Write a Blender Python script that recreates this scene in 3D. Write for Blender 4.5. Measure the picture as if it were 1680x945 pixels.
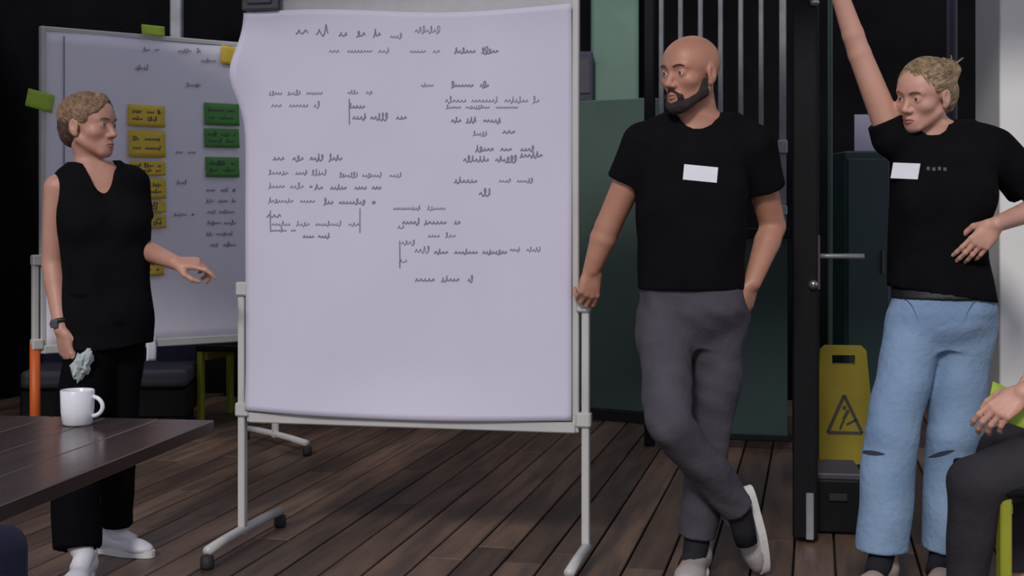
import bpy, bmesh, math, random
import numpy as np
from mathutils import Vector, Matrix, Quaternion
from mathutils.bvhtree import BVHTree

for o in list(bpy.data.objects):
    bpy.data.objects.remove(o)
SC = bpy.context.scene
COL = SC.collection
random.seed(7)
RNG = np.random.default_rng(11)

# ------------------------------------------------------------------ camera
FPX, HORIZON, EYE = 2333.0, 350.0, 1.2      # focal length in pixels, eye level row, eye height
cam = bpy.data.cameras.new('camera')
cam.sensor_width = 36.0
cam.lens = FPX / 1680.0 * 36.0
cam.shift_y = -(472.5 - HORIZON) / 1680.0
cam.clip_start = 0.05
camo = bpy.data.objects.new('camera', cam)
COL.objects.link(camo)
camo.location = (0, 0, EYE)
camo.rotation_euler = (math.radians(90), 0, 0)
SC.camera = camo

# ------------------------------------------------------------------ sky, sun, exposure
world = bpy.data.worlds.new('overcast_sky')
SC.world = world
world.use_nodes = True
wn = world.node_tree.nodes
wn['Background'].inputs[0].default_value = (0.80, 0.82, 1.0, 1)
wn['Background'].inputs[1].default_value = 0.74
sun = bpy.data.lights.new('sun', 'SUN')
sun.energy = 1.75
sun.angle = math.radians(9)
sun.color = (1.0, 0.96, 0.93)
suno = bpy.data.objects.new('sun', sun)
COL.objects.link(suno)
AZ, EL = math.radians(15), math.radians(34)
sdir = Vector((math.sin(AZ) * math.cos(EL), math.cos(AZ) * math.cos(EL), -math.sin(EL)))
suno.rotation_euler = sdir.to_track_quat('-Z', 'Y').to_euler()
suno.location = (-3, -6, 6)
SC.view_settings.view_transform = 'Standard'
SC.view_settings.look = 'None'
SC.view_settings.gamma = 1.0
SC.view_settings.use_curve_mapping = False
SC.view_settings.exposure = -0.18


def at(px, py, d):
    """a point of the place: seen at that pixel, d metres into the terrace"""
    return Vector(((px - 840.0) / FPX * d, d, EYE - (py - HORIZON) / FPX * d))


# ------------------------------------------------------------------ materials
MATS = {}


def mat(name, col, rough=0.6, col2=None, scale=8.0, amount=0.5, bump=0.0, bscale=60.0, metal=0.0, stretch=None,
        sss=0.0, spec=None, rand=0.0, coat=0.0, trans=0.0):
    if name in MATS:
        return MATS[name]
    m = bpy.data.materials.new(name)
    m.use_nodes = True
    nt = m.node_tree
    b = nt.nodes['Principled BSDF']
    b.inputs['Roughness'].default_value = rough
    b.inputs['Metallic'].default_value = metal
    if spec is not None:
        b.inputs['Specular IOR Level'].default_value = spec
    if coat:
        b.inputs['Coat Weight'].default_value = coat
        b.inputs['Coat Roughness'].default_value = 0.15
    if trans:
        b.inputs['Transmission Weight'].default_value = trans
    if sss:
        b.inputs['Subsurface Weight'].default_value = sss
        b.inputs['Subsurface Radius'].default_value = (0.012, 0.005, 0.003)
        b.inputs['Subsurface Scale'].default_value = 1.0
    c1 = tuple(col) + (1,)
    if col2 is None:
        col2 = tuple(min(1, c * 0.78) for c in col)
    c2 = tuple(col2) + (1,)
    tc = nt.nodes.new('ShaderNodeTexCoord')
    mp = nt.nodes.new('ShaderNodeMapping')
    nt.links.new(tc.outputs['Object'], mp.inputs[0])
    if stretch:
        mp.inputs['Scale'].default_value = stretch
    nz = nt.nodes.new('ShaderNodeTexNoise')
    nz.inputs['Scale'].default_value = scale
    nz.inputs['Detail'].default_value = 5
    nt.links.new(mp.outputs[0], nz.inputs['Vector'])
    rp = nt.nodes.new('ShaderNodeMapRange')
    rp.inputs[1].default_value = 0.35
    rp.inputs[2].default_value = 0.65
    rp.inputs[3].default_value = 0.0
    rp.inputs[4].default_value = amount
    nt.links.new(nz.outputs[0], rp.inputs[0])
    mx = nt.nodes.new('ShaderNodeMix')
    mx.data_type = 'RGBA'
    mx.inputs[6].default_value = c1
    mx.inputs[7].default_value = c2
    nt.links.new(rp.outputs[0], mx.inputs[0])
    out = mx.outputs[2]
    if rand:
        oi = nt.nodes.new('ShaderNodeObjectInfo')
        rr = nt.nodes.new('ShaderNodeMapRange')
        rr.inputs[3].default_value = 1 - rand
        rr.inputs[4].default_value = 1 + rand
        nt.links.new(oi.outputs['Random'], rr.inputs[0])
        hs = nt.nodes.new('ShaderNodeHueSaturation')
        nt.links.new(out, hs.inputs['Color'])
        nt.links.new(rr.outputs[0], hs.inputs['Value'])
        ad = nt.nodes.new('ShaderNodeVectorMath')
        ad.operation = 'ADD'
        cm = nt.nodes.new('ShaderNodeCombineXYZ')
        ml = nt.nodes.new('ShaderNodeMath')
        ml.operation = 'MULTIPLY'
        ml.inputs[1].default_value = 37.0
        nt.links.new(oi.outputs['Random'], ml.inputs[0])
        for i in range(3):
            nt.links.new(ml.outputs[0], cm.inputs[i])
        nt.links.new(mp.outputs[0], ad.inputs[0])
        nt.links.new(cm.outputs[0], ad.inputs[1])
        nt.links.new(ad.outputs[0], nz.inputs['Vector'])
        out = hs.outputs[0]
    nt.links.new(out, b.inputs['Base Color'])
    if bump:
        n2 = nt.nodes.new('ShaderNodeTexNoise')
        n2.inputs['Scale'].default_value = bscale
        n2.inputs['Detail'].default_value = 4
        nt.links.new(mp.outputs[0], n2.inputs['Vector'])
        bp = nt.nodes.new('ShaderNodeBump')
        bp.inputs['Strength'].default_value = bump
        bp.inputs['Distance'].default_value = 0.01
        nt.links.new(n2.outputs[0], bp.inputs['Height'])
        nt.links.new(bp.outputs[0], b.inputs['Normal'])
    MATS[name] = m
    return m


M = dict(
    plank=mat('deck_wood', (0.150, 0.090, 0.057), 0.45, (0.058, 0.039, 0.031), 3.2, 0.85, 0.25, 14, stretch=(5, 0.55, 1), rand=0.42),
    joist=mat('deck_underlay', (0.008, 0.007, 0.006), 0.9),
    table=mat('table_wood', (0.062, 0.034, 0.028), 0.22, (0.034, 0.020, 0.017), 3.0, 1.0, 0.04, 9, stretch=(7, 0.6, 1), rand=0.25),
    steel=mat('black_steel', (0.006, 0.006, 0.007), 0.5, bump=0.05, spec=0.15),
    darkwall=mat('black_wall', (0.0045, 0.0045, 0.0055), 0.85, (0.008, 0.008, 0.009), 2.0, 0.8, 0.1, 20, spec=0.02),
    ceil=mat('dark_ceiling', (0.018, 0.016, 0.015), 0.8, bump=0.1, bscale=12),
    green=mat('green_paint', (0.060, 0.100, 0.076), 0.6, (0.050, 0.085, 0.066), 2.5, 0.9, 0.08, 30),
    palegreen=mat('pale_green_paint', (0.13, 0.225, 0.165), 0.6, (0.105, 0.18, 0.135), 3, 0.9, 0.05, 30),
    teal=mat('teal_sheet_metal', (0.012, 0.038, 0.036), 0.5, (0.009, 0.027, 0.027), 2.5, 0.9, 0.06, 12),
    bar=mat('grey_galvanised_bar', (0.20, 0.215, 0.225), 0.45, (0.13, 0.14, 0.15), 12, 0.7, metal=0.3),
    galv=mat('galvanised_steel', (0.30, 0.31, 0.33), 0.45, (0.2, 0.21, 0.22), 12, 0.7, metal=0.4),
    pillar=mat('white_plaster', (0.80, 0.79, 0.75), 0.8, (0.72, 0.71, 0.68), 3, 0.8, 0.08, 60),
    alu=mat('white_lacquered_frame', (0.52, 0.51, 0.48), 0.4, (0.45, 0.44, 0.42), 6, 0.7),
    panel=mat('board_felt', (0.47, 0.46, 0.47), 0.85, (0.42, 0.41, 0.42), 20, 0.6, 0.05, 200),
    paper=mat('flipchart_paper', (0.60, 0.565, 0.675), 0.75, (0.57, 0.535, 0.645), 2.5, 0.8, 0.12, 5),
    paper2=mat('packing_paper', (0.74, 0.72, 0.80), 0.8, (0.70, 0.68, 0.76), 3, 0.8, 0.10, 6),
    ink=mat('marker_ink', (0.22, 0.20, 0.27), 0.7),
    ink2=mat('dark_marker_ink', (0.06, 0.055, 0.075), 0.7),
    rubber=mat('black_rubber', (0.012, 0.012, 0.012), 0.7),
    clip=mat('dark_grey_plastic', (0.055, 0.048, 0.062), 0.5),
    yellow=mat('yellow_card', (0.66, 0.47, 0.045), 0.8, (0.60, 0.42, 0.04), 6, 0.6),
    gcard=mat('green_card', (0.08, 0.28, 0.055), 0.8, (0.06, 0.20, 0.045), 6, 0.6),
    lime=mat('lime_note', (0.33, 0.48, 0.04), 0.8, (0.28, 0.42, 0.04), 6, 0.6),
    limewood=mat('lime_lacquer', (0.29, 0.30, 0.02), 0.45, (0.23, 0.25, 0.018), 6, 0.6),
    orange=mat('orange_plastic', (0.60, 0.11, 0.015), 0.5),
    sign=mat('yellow_plastic', (0.26, 0.20, 0.008), 0.5, (0.22, 0.165, 0.008), 5, 0.7, spec=0.2),
    signink=mat('black_print', (0.02, 0.018, 0.01), 0.6),
    cup=mat('white_porcelain', (0.72, 0.71, 0.73), 0.25, (0.68, 0.67, 0.69), 5, 0.5),
    coffee=mat('coffee', (0.03, 0.014, 0.007), 0.1),
    blackcloth=mat('black_cotton', (0.0075, 0.0075, 0.0088), 0.9, (0.005, 0.005, 0.006), 7, 0.9, 0.35, 34, spec=0.04),
    blackpants=mat('black_twill', (0.0042, 0.0042, 0.0050), 0.9, (0.003, 0.003, 0.0035), 7, 0.9, 0.3, 30, spec=0.04),
    greypants=mat('grey_chino', (0.078, 0.070, 0.084), 0.9, (0.058, 0.052, 0.063), 9, 0.9, 0.4, 30, spec=0.2),
    darkpants=mat('charcoal_chino', (0.034, 0.031, 0.036), 0.9, (0.025, 0.023, 0.027), 9, 0.9, 0.4, 30, spec=0.2),
    jeans=mat('light_blue_denim', (0.26, 0.37, 0.52), 0.9, (0.19, 0.29, 0.44), 5.5, 1.0, 0.45, 40, spec=0.2),
    denimdark=mat('dark_denim_slit', (0.03, 0.045, 0.075), 0.9),
    skinm=mat('skin_warm', (0.47, 0.225, 0.145), 0.5, (0.41, 0.18, 0.115), 14, 0.6, 0.08, 120, sss=0.08),
    skinw=mat('skin_fair', (0.60, 0.325, 0.235), 0.5, (0.54, 0.265, 0.19), 14, 0.6, 0.06, 120, sss=0.08),
    skinl=mat('skin_light', (0.50, 0.255, 0.18), 0.5, (0.44, 0.21, 0.145), 14, 0.6, 0.06, 120, sss=0.08),
    lips=mat('lip_skin', (0.36, 0.12, 0.10), 0.45),
    beard=mat('dark_beard', (0.018, 0.012, 0.010), 0.85, (0.030, 0.020, 0.015), 60, 0.8, 0.6, 160),
    brow=mat('brow_hair', (0.06, 0.038, 0.025), 0.85),
    browb=mat('blond_brow', (0.19, 0.12, 0.07), 0.85),
    blond=mat('blond_hair', (0.42, 0.30, 0.17), 0.55, (0.20, 0.125, 0.065), 22, 1.0, 0.8, 60, stretch=(3, 0.7, 3)),
    blondl=mat('short_blond_hair', (0.37, 0.235, 0.14), 0.6, (0.19, 0.11, 0.065), 22, 1.0, 0.8, 60, stretch=(3, 0.7, 3)),
    brownhair=mat('cropped_brown_hair', (0.115, 0.055, 0.038), 0.75, (0.07, 0.034, 0.024), 40, 0.9, 0.6, 120),
    eyew=mat('eye_white', (0.62, 0.60, 0.58), 0.25),
    iris=mat('iris', (0.06, 0.045, 0.035), 0.2),
    shoew=mat('white_leather', (0.62, 0.61, 0.63), 0.5, (0.55, 0.54, 0.56), 9, 0.6),
    shoem=mat('pale_taupe_mesh', (0.40, 0.36, 0.33), 0.7, (0.32, 0.285, 0.26), 12, 0.7, 0.3, 120),
    shoeb=mat('beige_suede', (0.42, 0.33, 0.27), 0.85, (0.35, 0.27, 0.22), 9, 0.7, 0.2, 100),
    sole=mat('off_white_sole', (0.66, 0.64, 0.60), 0.55),
    badge=mat('white_badge', (0.80, 0.80, 0.84), 0.5),
    sock=mat('dark_sock', (0.022, 0.021, 0.026), 0.9, bump=0.2, bscale=200, spec=0.1),
    print_=mat('grey_print', (0.09, 0.09, 0.095), 0.8),
    strap=mat('black_strap', (0.01, 0.01, 0.011), 0.5),
    brass=mat('brass_buckle', (0.30, 0.22, 0.10), 0.35, metal=0.8),
    navy=mat('navy_nylon', (0.016, 0.020, 0.055), 0.7, (0.011, 0.014, 0.04), 9, 0.8, 0.3, 90),
    violet=mat('dark_violet_case', (0.035, 0.030, 0.055), 0.6),
    notice=mat('notice_paper', (0.48, 0.46, 0.55), 0.8),
    crumple=mat('crumpled_tissue', (0.42, 0.47, 0.46), 0.8, (0.34, 0.38, 0.38), 20, 0.7, 0.4, 60),
    glass=mat('dark_glass', (0.012, 0.03, 0.03), 0.08),
    chrome=mat('brushed_chrome', (0.42, 0.42, 0.41), 0.3, metal=0.9),
)

# ------------------------------------------------------------------ object helpers


def link(name, me, material=None, parent=None):
    o = bpy.data.objects.new(name, me)
    COL.objects.link(o)
    if material is not None and me is not None and len(me.materials) == 0:
        me.materials.append(material)
    if parent is not None:
        o.parent = parent
    return o


def empty(name, loc, rz=0.0):
    o = bpy.data.objects.new(name, None)
    COL.objects.link(o)
    o.location = loc
    o.rotation_euler = (0, 0, rz)
    o.empty_display_size = 0.1
    return o


def tag(o, label, cat, group=None, kind=None):
    o['label'] = label
    o['category'] = cat
    if group:
        o['group'] = group
    if kind:
        o['kind'] = kind
    return o


def structure(o, label, cat='wall'):
    o['kind'] = 'structure'
    o['label'] = label
    o['category'] = cat
    return o


class MB:
    """collects shapes into one mesh"""

    def __init__(self):
        self.bm = bmesh.new()

    def box(self, c, s, rot=None, bevel=0.0, seg=1):
        t = bmesh.new()
        bmesh.ops.create_cube(t, size=1.0)
        for v in t.verts:
            v.co = Vector((v.co.x * s[0], v.co.y * s[1], v.co.z * s[2]))
        if bevel:
            bmesh.ops.bevel(t, geom=list(t.edges), offset=bevel, segments=seg, affect='EDGES', profile=0.5)
        mtx = Matrix.Translation(Vector(c)) @ (rot.to_4x4() if rot is not None else Matrix.Identity(4))
        bmesh.ops.transform(t, matrix=mtx, verts=t.verts)
        self._merge(t)
        return self

    def _merge(self, t):
        me = bpy.data.meshes.new('tmp')
        t.to_mesh(me)
        t.free()
        self.bm.from_mesh(me)
        bpy.data.meshes.remove(me)

    def tube(self, pts, r, seg=10, cap=True):
        pts = [Vector(p) for p in pts]
        n = len(pts)
        rs = r if isinstance(r, (list, tuple)) else [r] * n
        rings = []
        up = None
        for i, p in enumerate(pts):
            d = (pts[min(i + 1, n - 1)] - pts[max(i - 1, 0)]).normalized()
            if up is None:
                up = Vector((0, 0, 1)) if abs(d.z) < 0.9 else Vector((1, 0, 0))
            u = (up - d * up.dot(d)).normalized()
            w = d.cross(u)
            up = u
            rings.append([self.bm.verts.new(p + (u * math.cos(2 * math.pi * k / seg) + w * math.sin(2 * math.pi * k / seg)) * rs[i])
                          for k in range(seg)])
        for a, b in zip(rings, rings[1:]):
            for k in range(seg):
                self.bm.faces.new((a[k], a[(k + 1) % seg], b[(k + 1) % seg], b[k]))
        if cap:
            self.bm.faces.new(list(reversed(rings[0])))
            self.bm.faces.new(rings[-1])
        return self

    def lathe(self, prof, seg=28, c=(0, 0, 0)):
        c = Vector(c)
        rings = []
        for r, z in prof:
            if r < 1e-6:
                rings.append([self.bm.verts.new(c + Vector((0, 0, z)))])
            else:
                rings.append([self.bm.verts.new(c + Vector((r * math.cos(2 * math.pi * k / seg), r * math.sin(2 * math.pi * k / seg), z))) for k in range(seg)])
        for a, b in zip(rings, rings[1:]):
            for k in range(seg):
                k2 = (k + 1) % seg
                if len(a) == 1 and len(b) == 1:
                    continue
                if len(a) == 1:
                    self.bm.faces.new((a[0], b[k2], b[k]))
                elif len(b) == 1:
                    self.bm.faces.new((a[k], a[k2], b[0]))
                else:
                    self.bm.faces.new((a[k], a[k2], b[k2], b[k]))
        return self

    def prism(self, outline, z0, z1, rot=None, loc=(0, 0, 0)):
        mtx = Matrix.Translation(Vector(loc)) @ (rot.to_4x4() if rot is not None else Matrix.Identity(4))
        lo = [self.bm.verts.new(mtx @ Vector((x, y, z0))) for x, y in outline]
        hi = [self.bm.verts.new(mtx @ Vector((x, y, z1))) for x, y in outline]
        n = len(outline)
        self.bm.faces.new(list(reversed(lo)))
        self.bm.faces.new(hi)
        for k in range(n):
            self.bm.faces.new((lo[k], lo[(k + 1) % n], hi[(k + 1) % n], hi[k]))
        return self

    def mesh(self, name, smooth=False):
        bmesh.ops.recalc_face_normals(self.bm, faces=self.bm.faces)
        me = bpy.data.meshes.new(name)
        self.bm.to_mesh(me)
        self.bm.free()
        if smooth:
            for p in me.polygons:
                p.use_smooth = True
        return me

    def build(self, name, material, parent=None, smooth=False):
        return link(name, self.mesh(name, smooth), material, parent)


def sheet(fn, nu, nv, thick):
    """a thin solid sheet: fn(u, v) -> Vector, with real thickness along local +y"""
    bm = bmesh.new()
    f = [[bm.verts.new(fn(i / nu, j / nv)) for j in range(nv + 1)] for i in range(nu + 1)]
    g = [[bm.verts.new(fn(i / nu, j / nv) + Vector((0, thick, 0))) for j in range(nv + 1)] for i in range(nu + 1)]
    for i in range(nu):
        for j in range(nv):
            bm.faces.new((f[i][j], f[i + 1][j], f[i + 1][j + 1], f[i][j + 1]))
            bm.faces.new((g[i][j], g[i][j + 1], g[i + 1][j + 1], g[i + 1][j]))
    for i in range(nu):
        bm.faces.new((f[i][0], g[i][0], g[i + 1][0], f[i + 1][0]))
        bm.faces.new((f[i][nv], f[i + 1][nv], g[i + 1][nv], g[i][nv]))
    for j in range(nv):
        bm.faces.new((f[0][j], f[0][j + 1], g[0][j + 1], g[0][j]))
        bm.faces.new((f[nu][j], g[nu][j], g[nu][j + 1], f[nu][j + 1]))
    bmesh.ops.recalc_face_normals(bm, faces=bm.faces)
    me = bpy.data.meshes.new('sheet')
    bm.to_mesh(me)
    bm.free()
    for p in me.polygons:
        p.use_smooth = True
    return me


# ------------------------------------------------------------------ the terrace
DECK = math.radians(12.0)          # the boards run 12 degrees to the right of the view
E = Vector((math.cos(DECK), -math.sin(DECK), 0))
N = Vector((math.sin(DECK), math.cos(DECK), 0))

floor = MB().box((0, 4.0, -0.06), (12, 14, 0.05)).build('floor', M['joist'])
structure(floor, 'dark brown timber deck of long narrow boards', 'floor')
PW, PL = 0.140, 3.3
plank_me = MB().box((0, 0, 0), (PW - 0.008, PL - 0.006, 0.028), bevel=0.003).mesh('deck_plank')
plank_me.materials.append(M['plank'])
nplank = 0
for i in range(-36, 30):
    off = random.uniform(0, PL)
    for j in range(-1, 4):
        c = E * (i * PW) + N * (j * PL + off - 0.5)
        if c.x < -4.9 or c.x > 4.4 or c.y < -1.0 or c.y > 10.8:
            continue
        if nplank >= 290:
            continue
        p = link('plank', plank_me, None, floor)
        p.location = (c.x, c.y, -0.0142 - random.uniform(0, 0.0015))
        p.rotation_euler = (0, 0, -DECK)
        nplank += 1

wall_back = MB().box((-1.8, 9.55, 1.5), (6.2, 0.12, 3.1)).build('wall_back', M['darkwall'])
structure(wall_back, 'black wall at the back of the terrace')
wall_left = MB().box((-3.75, 7.2, 1.5), (0.12, 4.7, 3.1)).build('wall_left', M['darkwall'])
structure(wall_left, 'black wall on the left of the terrace')
ceiling = MB().box((0, 4.85, 2.98), (8.2, 1.50, 0.10)).build('ceiling', M['ceil'])  # roof out of view, its depth cut back so sky light reaches behind
structure(ceiling, 'dark unseen roof over the middle of the terrace, cut short to let in sky light', 'ceiling')
for k in range(5):
    MB().box((-3.2 + 1.7 * k, 4.86, 2.87), (0.09, 1.44, 0.13), bevel=0.004).build('ceiling_beam', M['ceil'], ceiling)

MB().box((0, 4.11, 2.77), (8.2, 0.04, 0.34), bevel=0.005).build('shade_board', M['ceil'], ceiling)  # unseen board added to keep sky and sun off the upper white pillar

# green low wall with a pale green pillar behind the man
g0, g1 = at(915, 682, 8.43), at(1075, 690, 8.1)
gx = (g0 + g1) / 2
gw = MB().box((gx.x, gx.y + 0.06, 0.96), ((g1 - g0).length + 0.05, 0.12, 1.80), rot=Matrix.Rotation(math.atan2(g1.y - g0.y, g1.x - g0.x), 3, 'Z'), bevel=0.006)
green_wall = structure(gw.build('wall_green', M['green']), 'dark green painted wall behind the man in grey trousers')
MB().box((gx.x, gx.y + 0.05, 0.03), ((g1 - g0).length + 0.06, 0.16, 0.06), rot=Matrix.Rotation(math.atan2(g1.y - g0.y, g1.x - g0.x), 3, 'Z')).build('dark_base', M['joist'], green_wall)  # near-black strip along the foot of the wall
pc = at(1010, 350, 8.5)
pm = MB()
pm.box((pc.x, pc.y + 0.08, 2.36), (0.285, 0.14, 1.16), bevel=0.03, seg=3)
o = pm.build('pillar', M['palegreen'], smooth=False)
tag(o, 'pale green square pillar standing above the dark green wall', 'pillar', kind='structure')
vc = at(958, 162, 8.42)
vm = MB().box((vc.x, vc.y + 0.05, 1.86 + 0.15), (0.11, 0.09, 0.30), bevel=0.01)
o = vm.build('cabinet_box', M['violet'])
tag(o, 'small dark violet box on the green wall beside the pale green pillar', 'box')
MB().box((vc.x, vc.y + 0.003, 2.01), (0.07, 0.012, 0.20), bevel=0.003).build('lid', M['clip'], o)

# wall that closes the place behind the gate and the door
wb = MB().box((2.9, 9.2, 1.5), (5.6, 0.12, 3.1)).build('wall_right', M['darkwall'])
structure(wb, 'black wall behind the gate and the open door')

# ---- barred gate, teal sheet below
GY = 7.25
gl, gr = at(1066, 350, GY + 0.1), at(1302, 350, GY - 0.08)
gd = Vector((gr.x - gl.x, gr.y - gl.y, 0))
glen = gd.length
gate = empty('barred_gate', ((gl.x + gr.x) / 2, (gl.y + gr.y) / 2, 0), math.atan2(gd.y, gd.x))
tag(gate, 'tall gate of grey upright bars over a dark teal metal sheet', 'gate')
MB().box((0, 0.0, 0.575), (glen - 0.06, 0.018, 0.99)).build('lower_sheet', M['teal'], gate)
MB().box((0, -0.008, 1.10), (glen - 0.02, 0.045, 0.05), bevel=0.004).build('rail', M['steel'], gate)
MB().box((0, -0.008, 2.80), (glen - 0.02, 0.045, 0.05), bevel=0.004).build('rail', M['steel'], gate)
MB().box((0, -0.008, 0.065), (glen - 0.02, 0.045, 0.03), bevel=0.004).build('rail', M['steel'], gate)
MB().box((-glen / 2, 0, 1.42), (0.05, 0.06, 2.84), bevel=0.005).build('post', M['steel'], gate)
MB().box((glen / 2 + 0.01, 0, 1.42), (0.03, 0.06, 2.84), bevel=0.005).build('post', M['steel'], gate)
for px in (1086, 1118, 1151, 1184, 1217, 1250, 1285):
    lx = (px - 1066) / (1302 - 1066) * glen - glen / 2
    w = 0.036 if px == 1285 else 0.024
    MB().box((lx, -0.012, 1.955), (w, 0.030, 1.66), bevel=0.004).build('bar', M['bar'], gate)
lx = (1285 - 1066) / 236 * glen - glen / 2
MB().box((lx, -0.022, 1.535), (0.050, 0.04, 0.07), bevel=0.006).build('bar_sleeve', M['galv'], gate)
MB().box((lx, -0.022, 1.215), (0.046, 0.04, 0.05), bevel=0.006).build('bar_sleeve', M['galv'], gate)

# ---- open steel door seen on its edge
dp = at(1321, 350, 5.2)
door = empty('door_1', (dp.x, dp.y, 0), math.atan2(0.83, 0.200))      # local x runs away from the camera
door['kind'] = 'structure'
door['label'] = 'black steel door standing open, seen on its narrow edge'
door['category'] = 'door'
MB().box((0.02, 0, 1.44), (0.10, 0.088, 2.85), bevel=0.006).build('stile', M['steel'], door)
MB().box((0.83, 0, 1.44), (0.08, 0.06, 2.85), bevel=0.006).build('stile', M['steel'], door)
for z in (0.10, 1.15, 2.80):
    MB().box((0.42, 0, z), (0.74, 0.055, 0.10), bevel=0.005).build('rail', M['steel'], door)
MB().box((0.42, 0, 1.95), (0.74, 0.012, 1.55)).build('pane', M['glass'], door)
MB().box((0.42, 0, 0.62), (0.74, 0.02, 0.96)).build('kick_panel', M['steel'], door)
hd = MB().tube([(0.02, -0.045, 1.043), (0.02, -0.085, 1.043), (0.03, -0.125, 1.043), (0.04, -0.21, 1.043)], 0.0095, 10).build('handle', M['galv'], door, True)
MB().box((0.02, -0.048, 1.02), (0.035, 0.010, 0.20), bevel=0.003).build('handle_plate', M['clip'], hd)
MB().tube([(-0.034, -0.03, 0.942), (-0.046, -0.03, 0.942)], 0.017, 14).build('lock_cylinder', M['chrome'], door, True)
MB().tube([(-0.034, -0.034, 1.968), (-0.046, -0.034, 1.968)], 0.018, 14).build('bolt_head', M['chrome'], door, True)
MB().box((-0.036, -0.018, 0.10), (0.012, 0.028, 0.17), bevel=0.003).build('floor_bolt', M['galv'], door)

# ---- inside, behind the open door
cb = at(1424, 420, 7.3)
cab = empty('cabinet', (cb.x, cb.y, 0))
tag(cab, 'dark teal cupboard inside the open doorway', 'cupboard')
MB().box((0, 0.2, 0.76), (0.24, 0.4, 1.52), bevel=0.008).build('body', M['teal'], cab)
MB().box((0.0, -0.008, 0.80), (0.21, 0.016, 1.36), bevel=0.004).build('door', M['teal'], cab)
MB().box((0.07, -0.022, 0.95), (0.012, 0.018, 0.12), bevel=0.003).build('handle', M['clip'], cab)
nc = at(1431, 232, 7.31)
o = MB().box((nc.x, nc.y + 0.1, 1.525 + 0.095), (0.135, 0.004, 0.19)).build('notice_sheet', M['notice'])
tag(o, 'pale lavender sheet standing on the teal cupboard behind the raised arm', 'notice')
for px, d, w, mt, lab in ((1362, 6.4, 0.022, 'green', 'thin dark green upright line just right of the open door'),  # the green one is only a thin upright line of colour
                          (1562, 6.2, 0.045, 'violet', 'dark violet upright pole above the ponytail')):
    q = at(px, 350, d)
    o = MB().tube([(q.x, q.y, 0.0), (q.x, q.y, 2.9)], w / 2, 12).build('upright_tube', M[mt], smooth=True)
    tag(o, lab, 'pole')
    MB().lathe([(w * 1.1, 0.0), (w * 1.1, 0.012), (w / 2, 0.02)], 16, (q.x, q.y, 0.0)).build('foot_plate', M['steel'], o)

# ---- white pillar on the right
o = MB().box((1.817 + 0.30, 5.44, 1.46), (0.60, 0.285, 2.93), bevel=0.008, seg=2).build('pillar', M['pillar'])
tag(o, 'white plastered pillar behind the woman in blue jeans', 'pillar', kind='structure')

MB().box((1.817 + 0.30, 5.44, 0.16), (0.62, 0.305, 0.32), bevel=0.006).build('dark_base', M['clip'], o)  # darker block around the foot of the pillar

# ---- grey pole behind the rear pinboard
q = at(290, 350, 8.75)
o = MB().box((q.x, q.y, 1.46), (0.072, 0.072, 2.92), bevel=0.01, seg=2).build('roof_post', M['galv'])
tag(o, 'grey square roof post rising behind the rear pinboard', 'post', kind='structure')
MB().box((q.x, q.y, 0.006), (0.13, 0.13, 0.012), bevel=0.002).build('foot_plate', M['galv'], o)

# ------------------------------------------------------------------ pinboards


def on_board(px, py, root, ly=0.0):
    """pixel -> (u, z) in the plane y = ly of an upright board"""
    rz = root.rotation_euler.z
    e = Vector((math.cos(rz), math.sin(rz), 0))
    n = Vector((-math.sin(rz), math.cos(rz), 0))
    c = Vector((root.location.x, root.location.y, 0))
    r = Vector(((px - 840.0) / FPX, 1.0, -(py - HORIZON) / FPX))
    o = Vector((0, 0, EYE))
    t = ((c + n * ly) - o).dot(n) / r.dot(n)
    p = o + r * t
    return (p - c).dot(e), p.z


def scribble(mb, x0, x1, z, h, y, rnd, slope=0.0, w=0.0035):
    """one line of handwriting: words of looping letters, as thin ink ribbons lying on y(x, z)"""
    x = x0
    while x < x1 - 0.004:
        wl = min(rnd.uniform(0.035, 0.10), x1 - x)
        nl = max(2, int(wl / (h * 0.62)))
        pts = []
        for k in range(nl):
            amp = h * (0.30 if rnd.random() < 0.72 else 0.62) * rnd.uniform(0.8, 1.2)
            lift = h * (0.30 if amp > 0.45 * h and rnd.random() < 0.7 else 0.0)
            loop = rnd.uniform(0.1, 0.55)
            for i in range(7):
                a = 2 * math.pi * i / 7
                xx = x + wl * (k + i / 7) / nl + loop * amp * math.sin(a)
                zz = z + slope * (xx - x0) + lift * math.sin(a / 2) - amp * math.cos(a) * 0.8
                pts.append((xx, zz))
        for (ax, az), (bx, bz) in zip(pts, pts[1:]):
            dx, dz = bx - ax, bz - az
            L = math.hypot(dx, dz) or 1e-6
            nx, nz = -dz / L * w / 2, dx / L * w / 2
            vs = [mb.bm.verts.new(Vector(v)) for v in ((ax - nx, y(ax, az), az - nz), (bx - nx, y(bx, bz), bz - nz),
                                                       (bx + nx, y(bx, bz), bz + nz), (ax + nx, y(ax, az), az + nz))]
            mb.bm.faces.new(vs)
        x += wl + rnd.uniform(0.012, 0.028)


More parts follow.
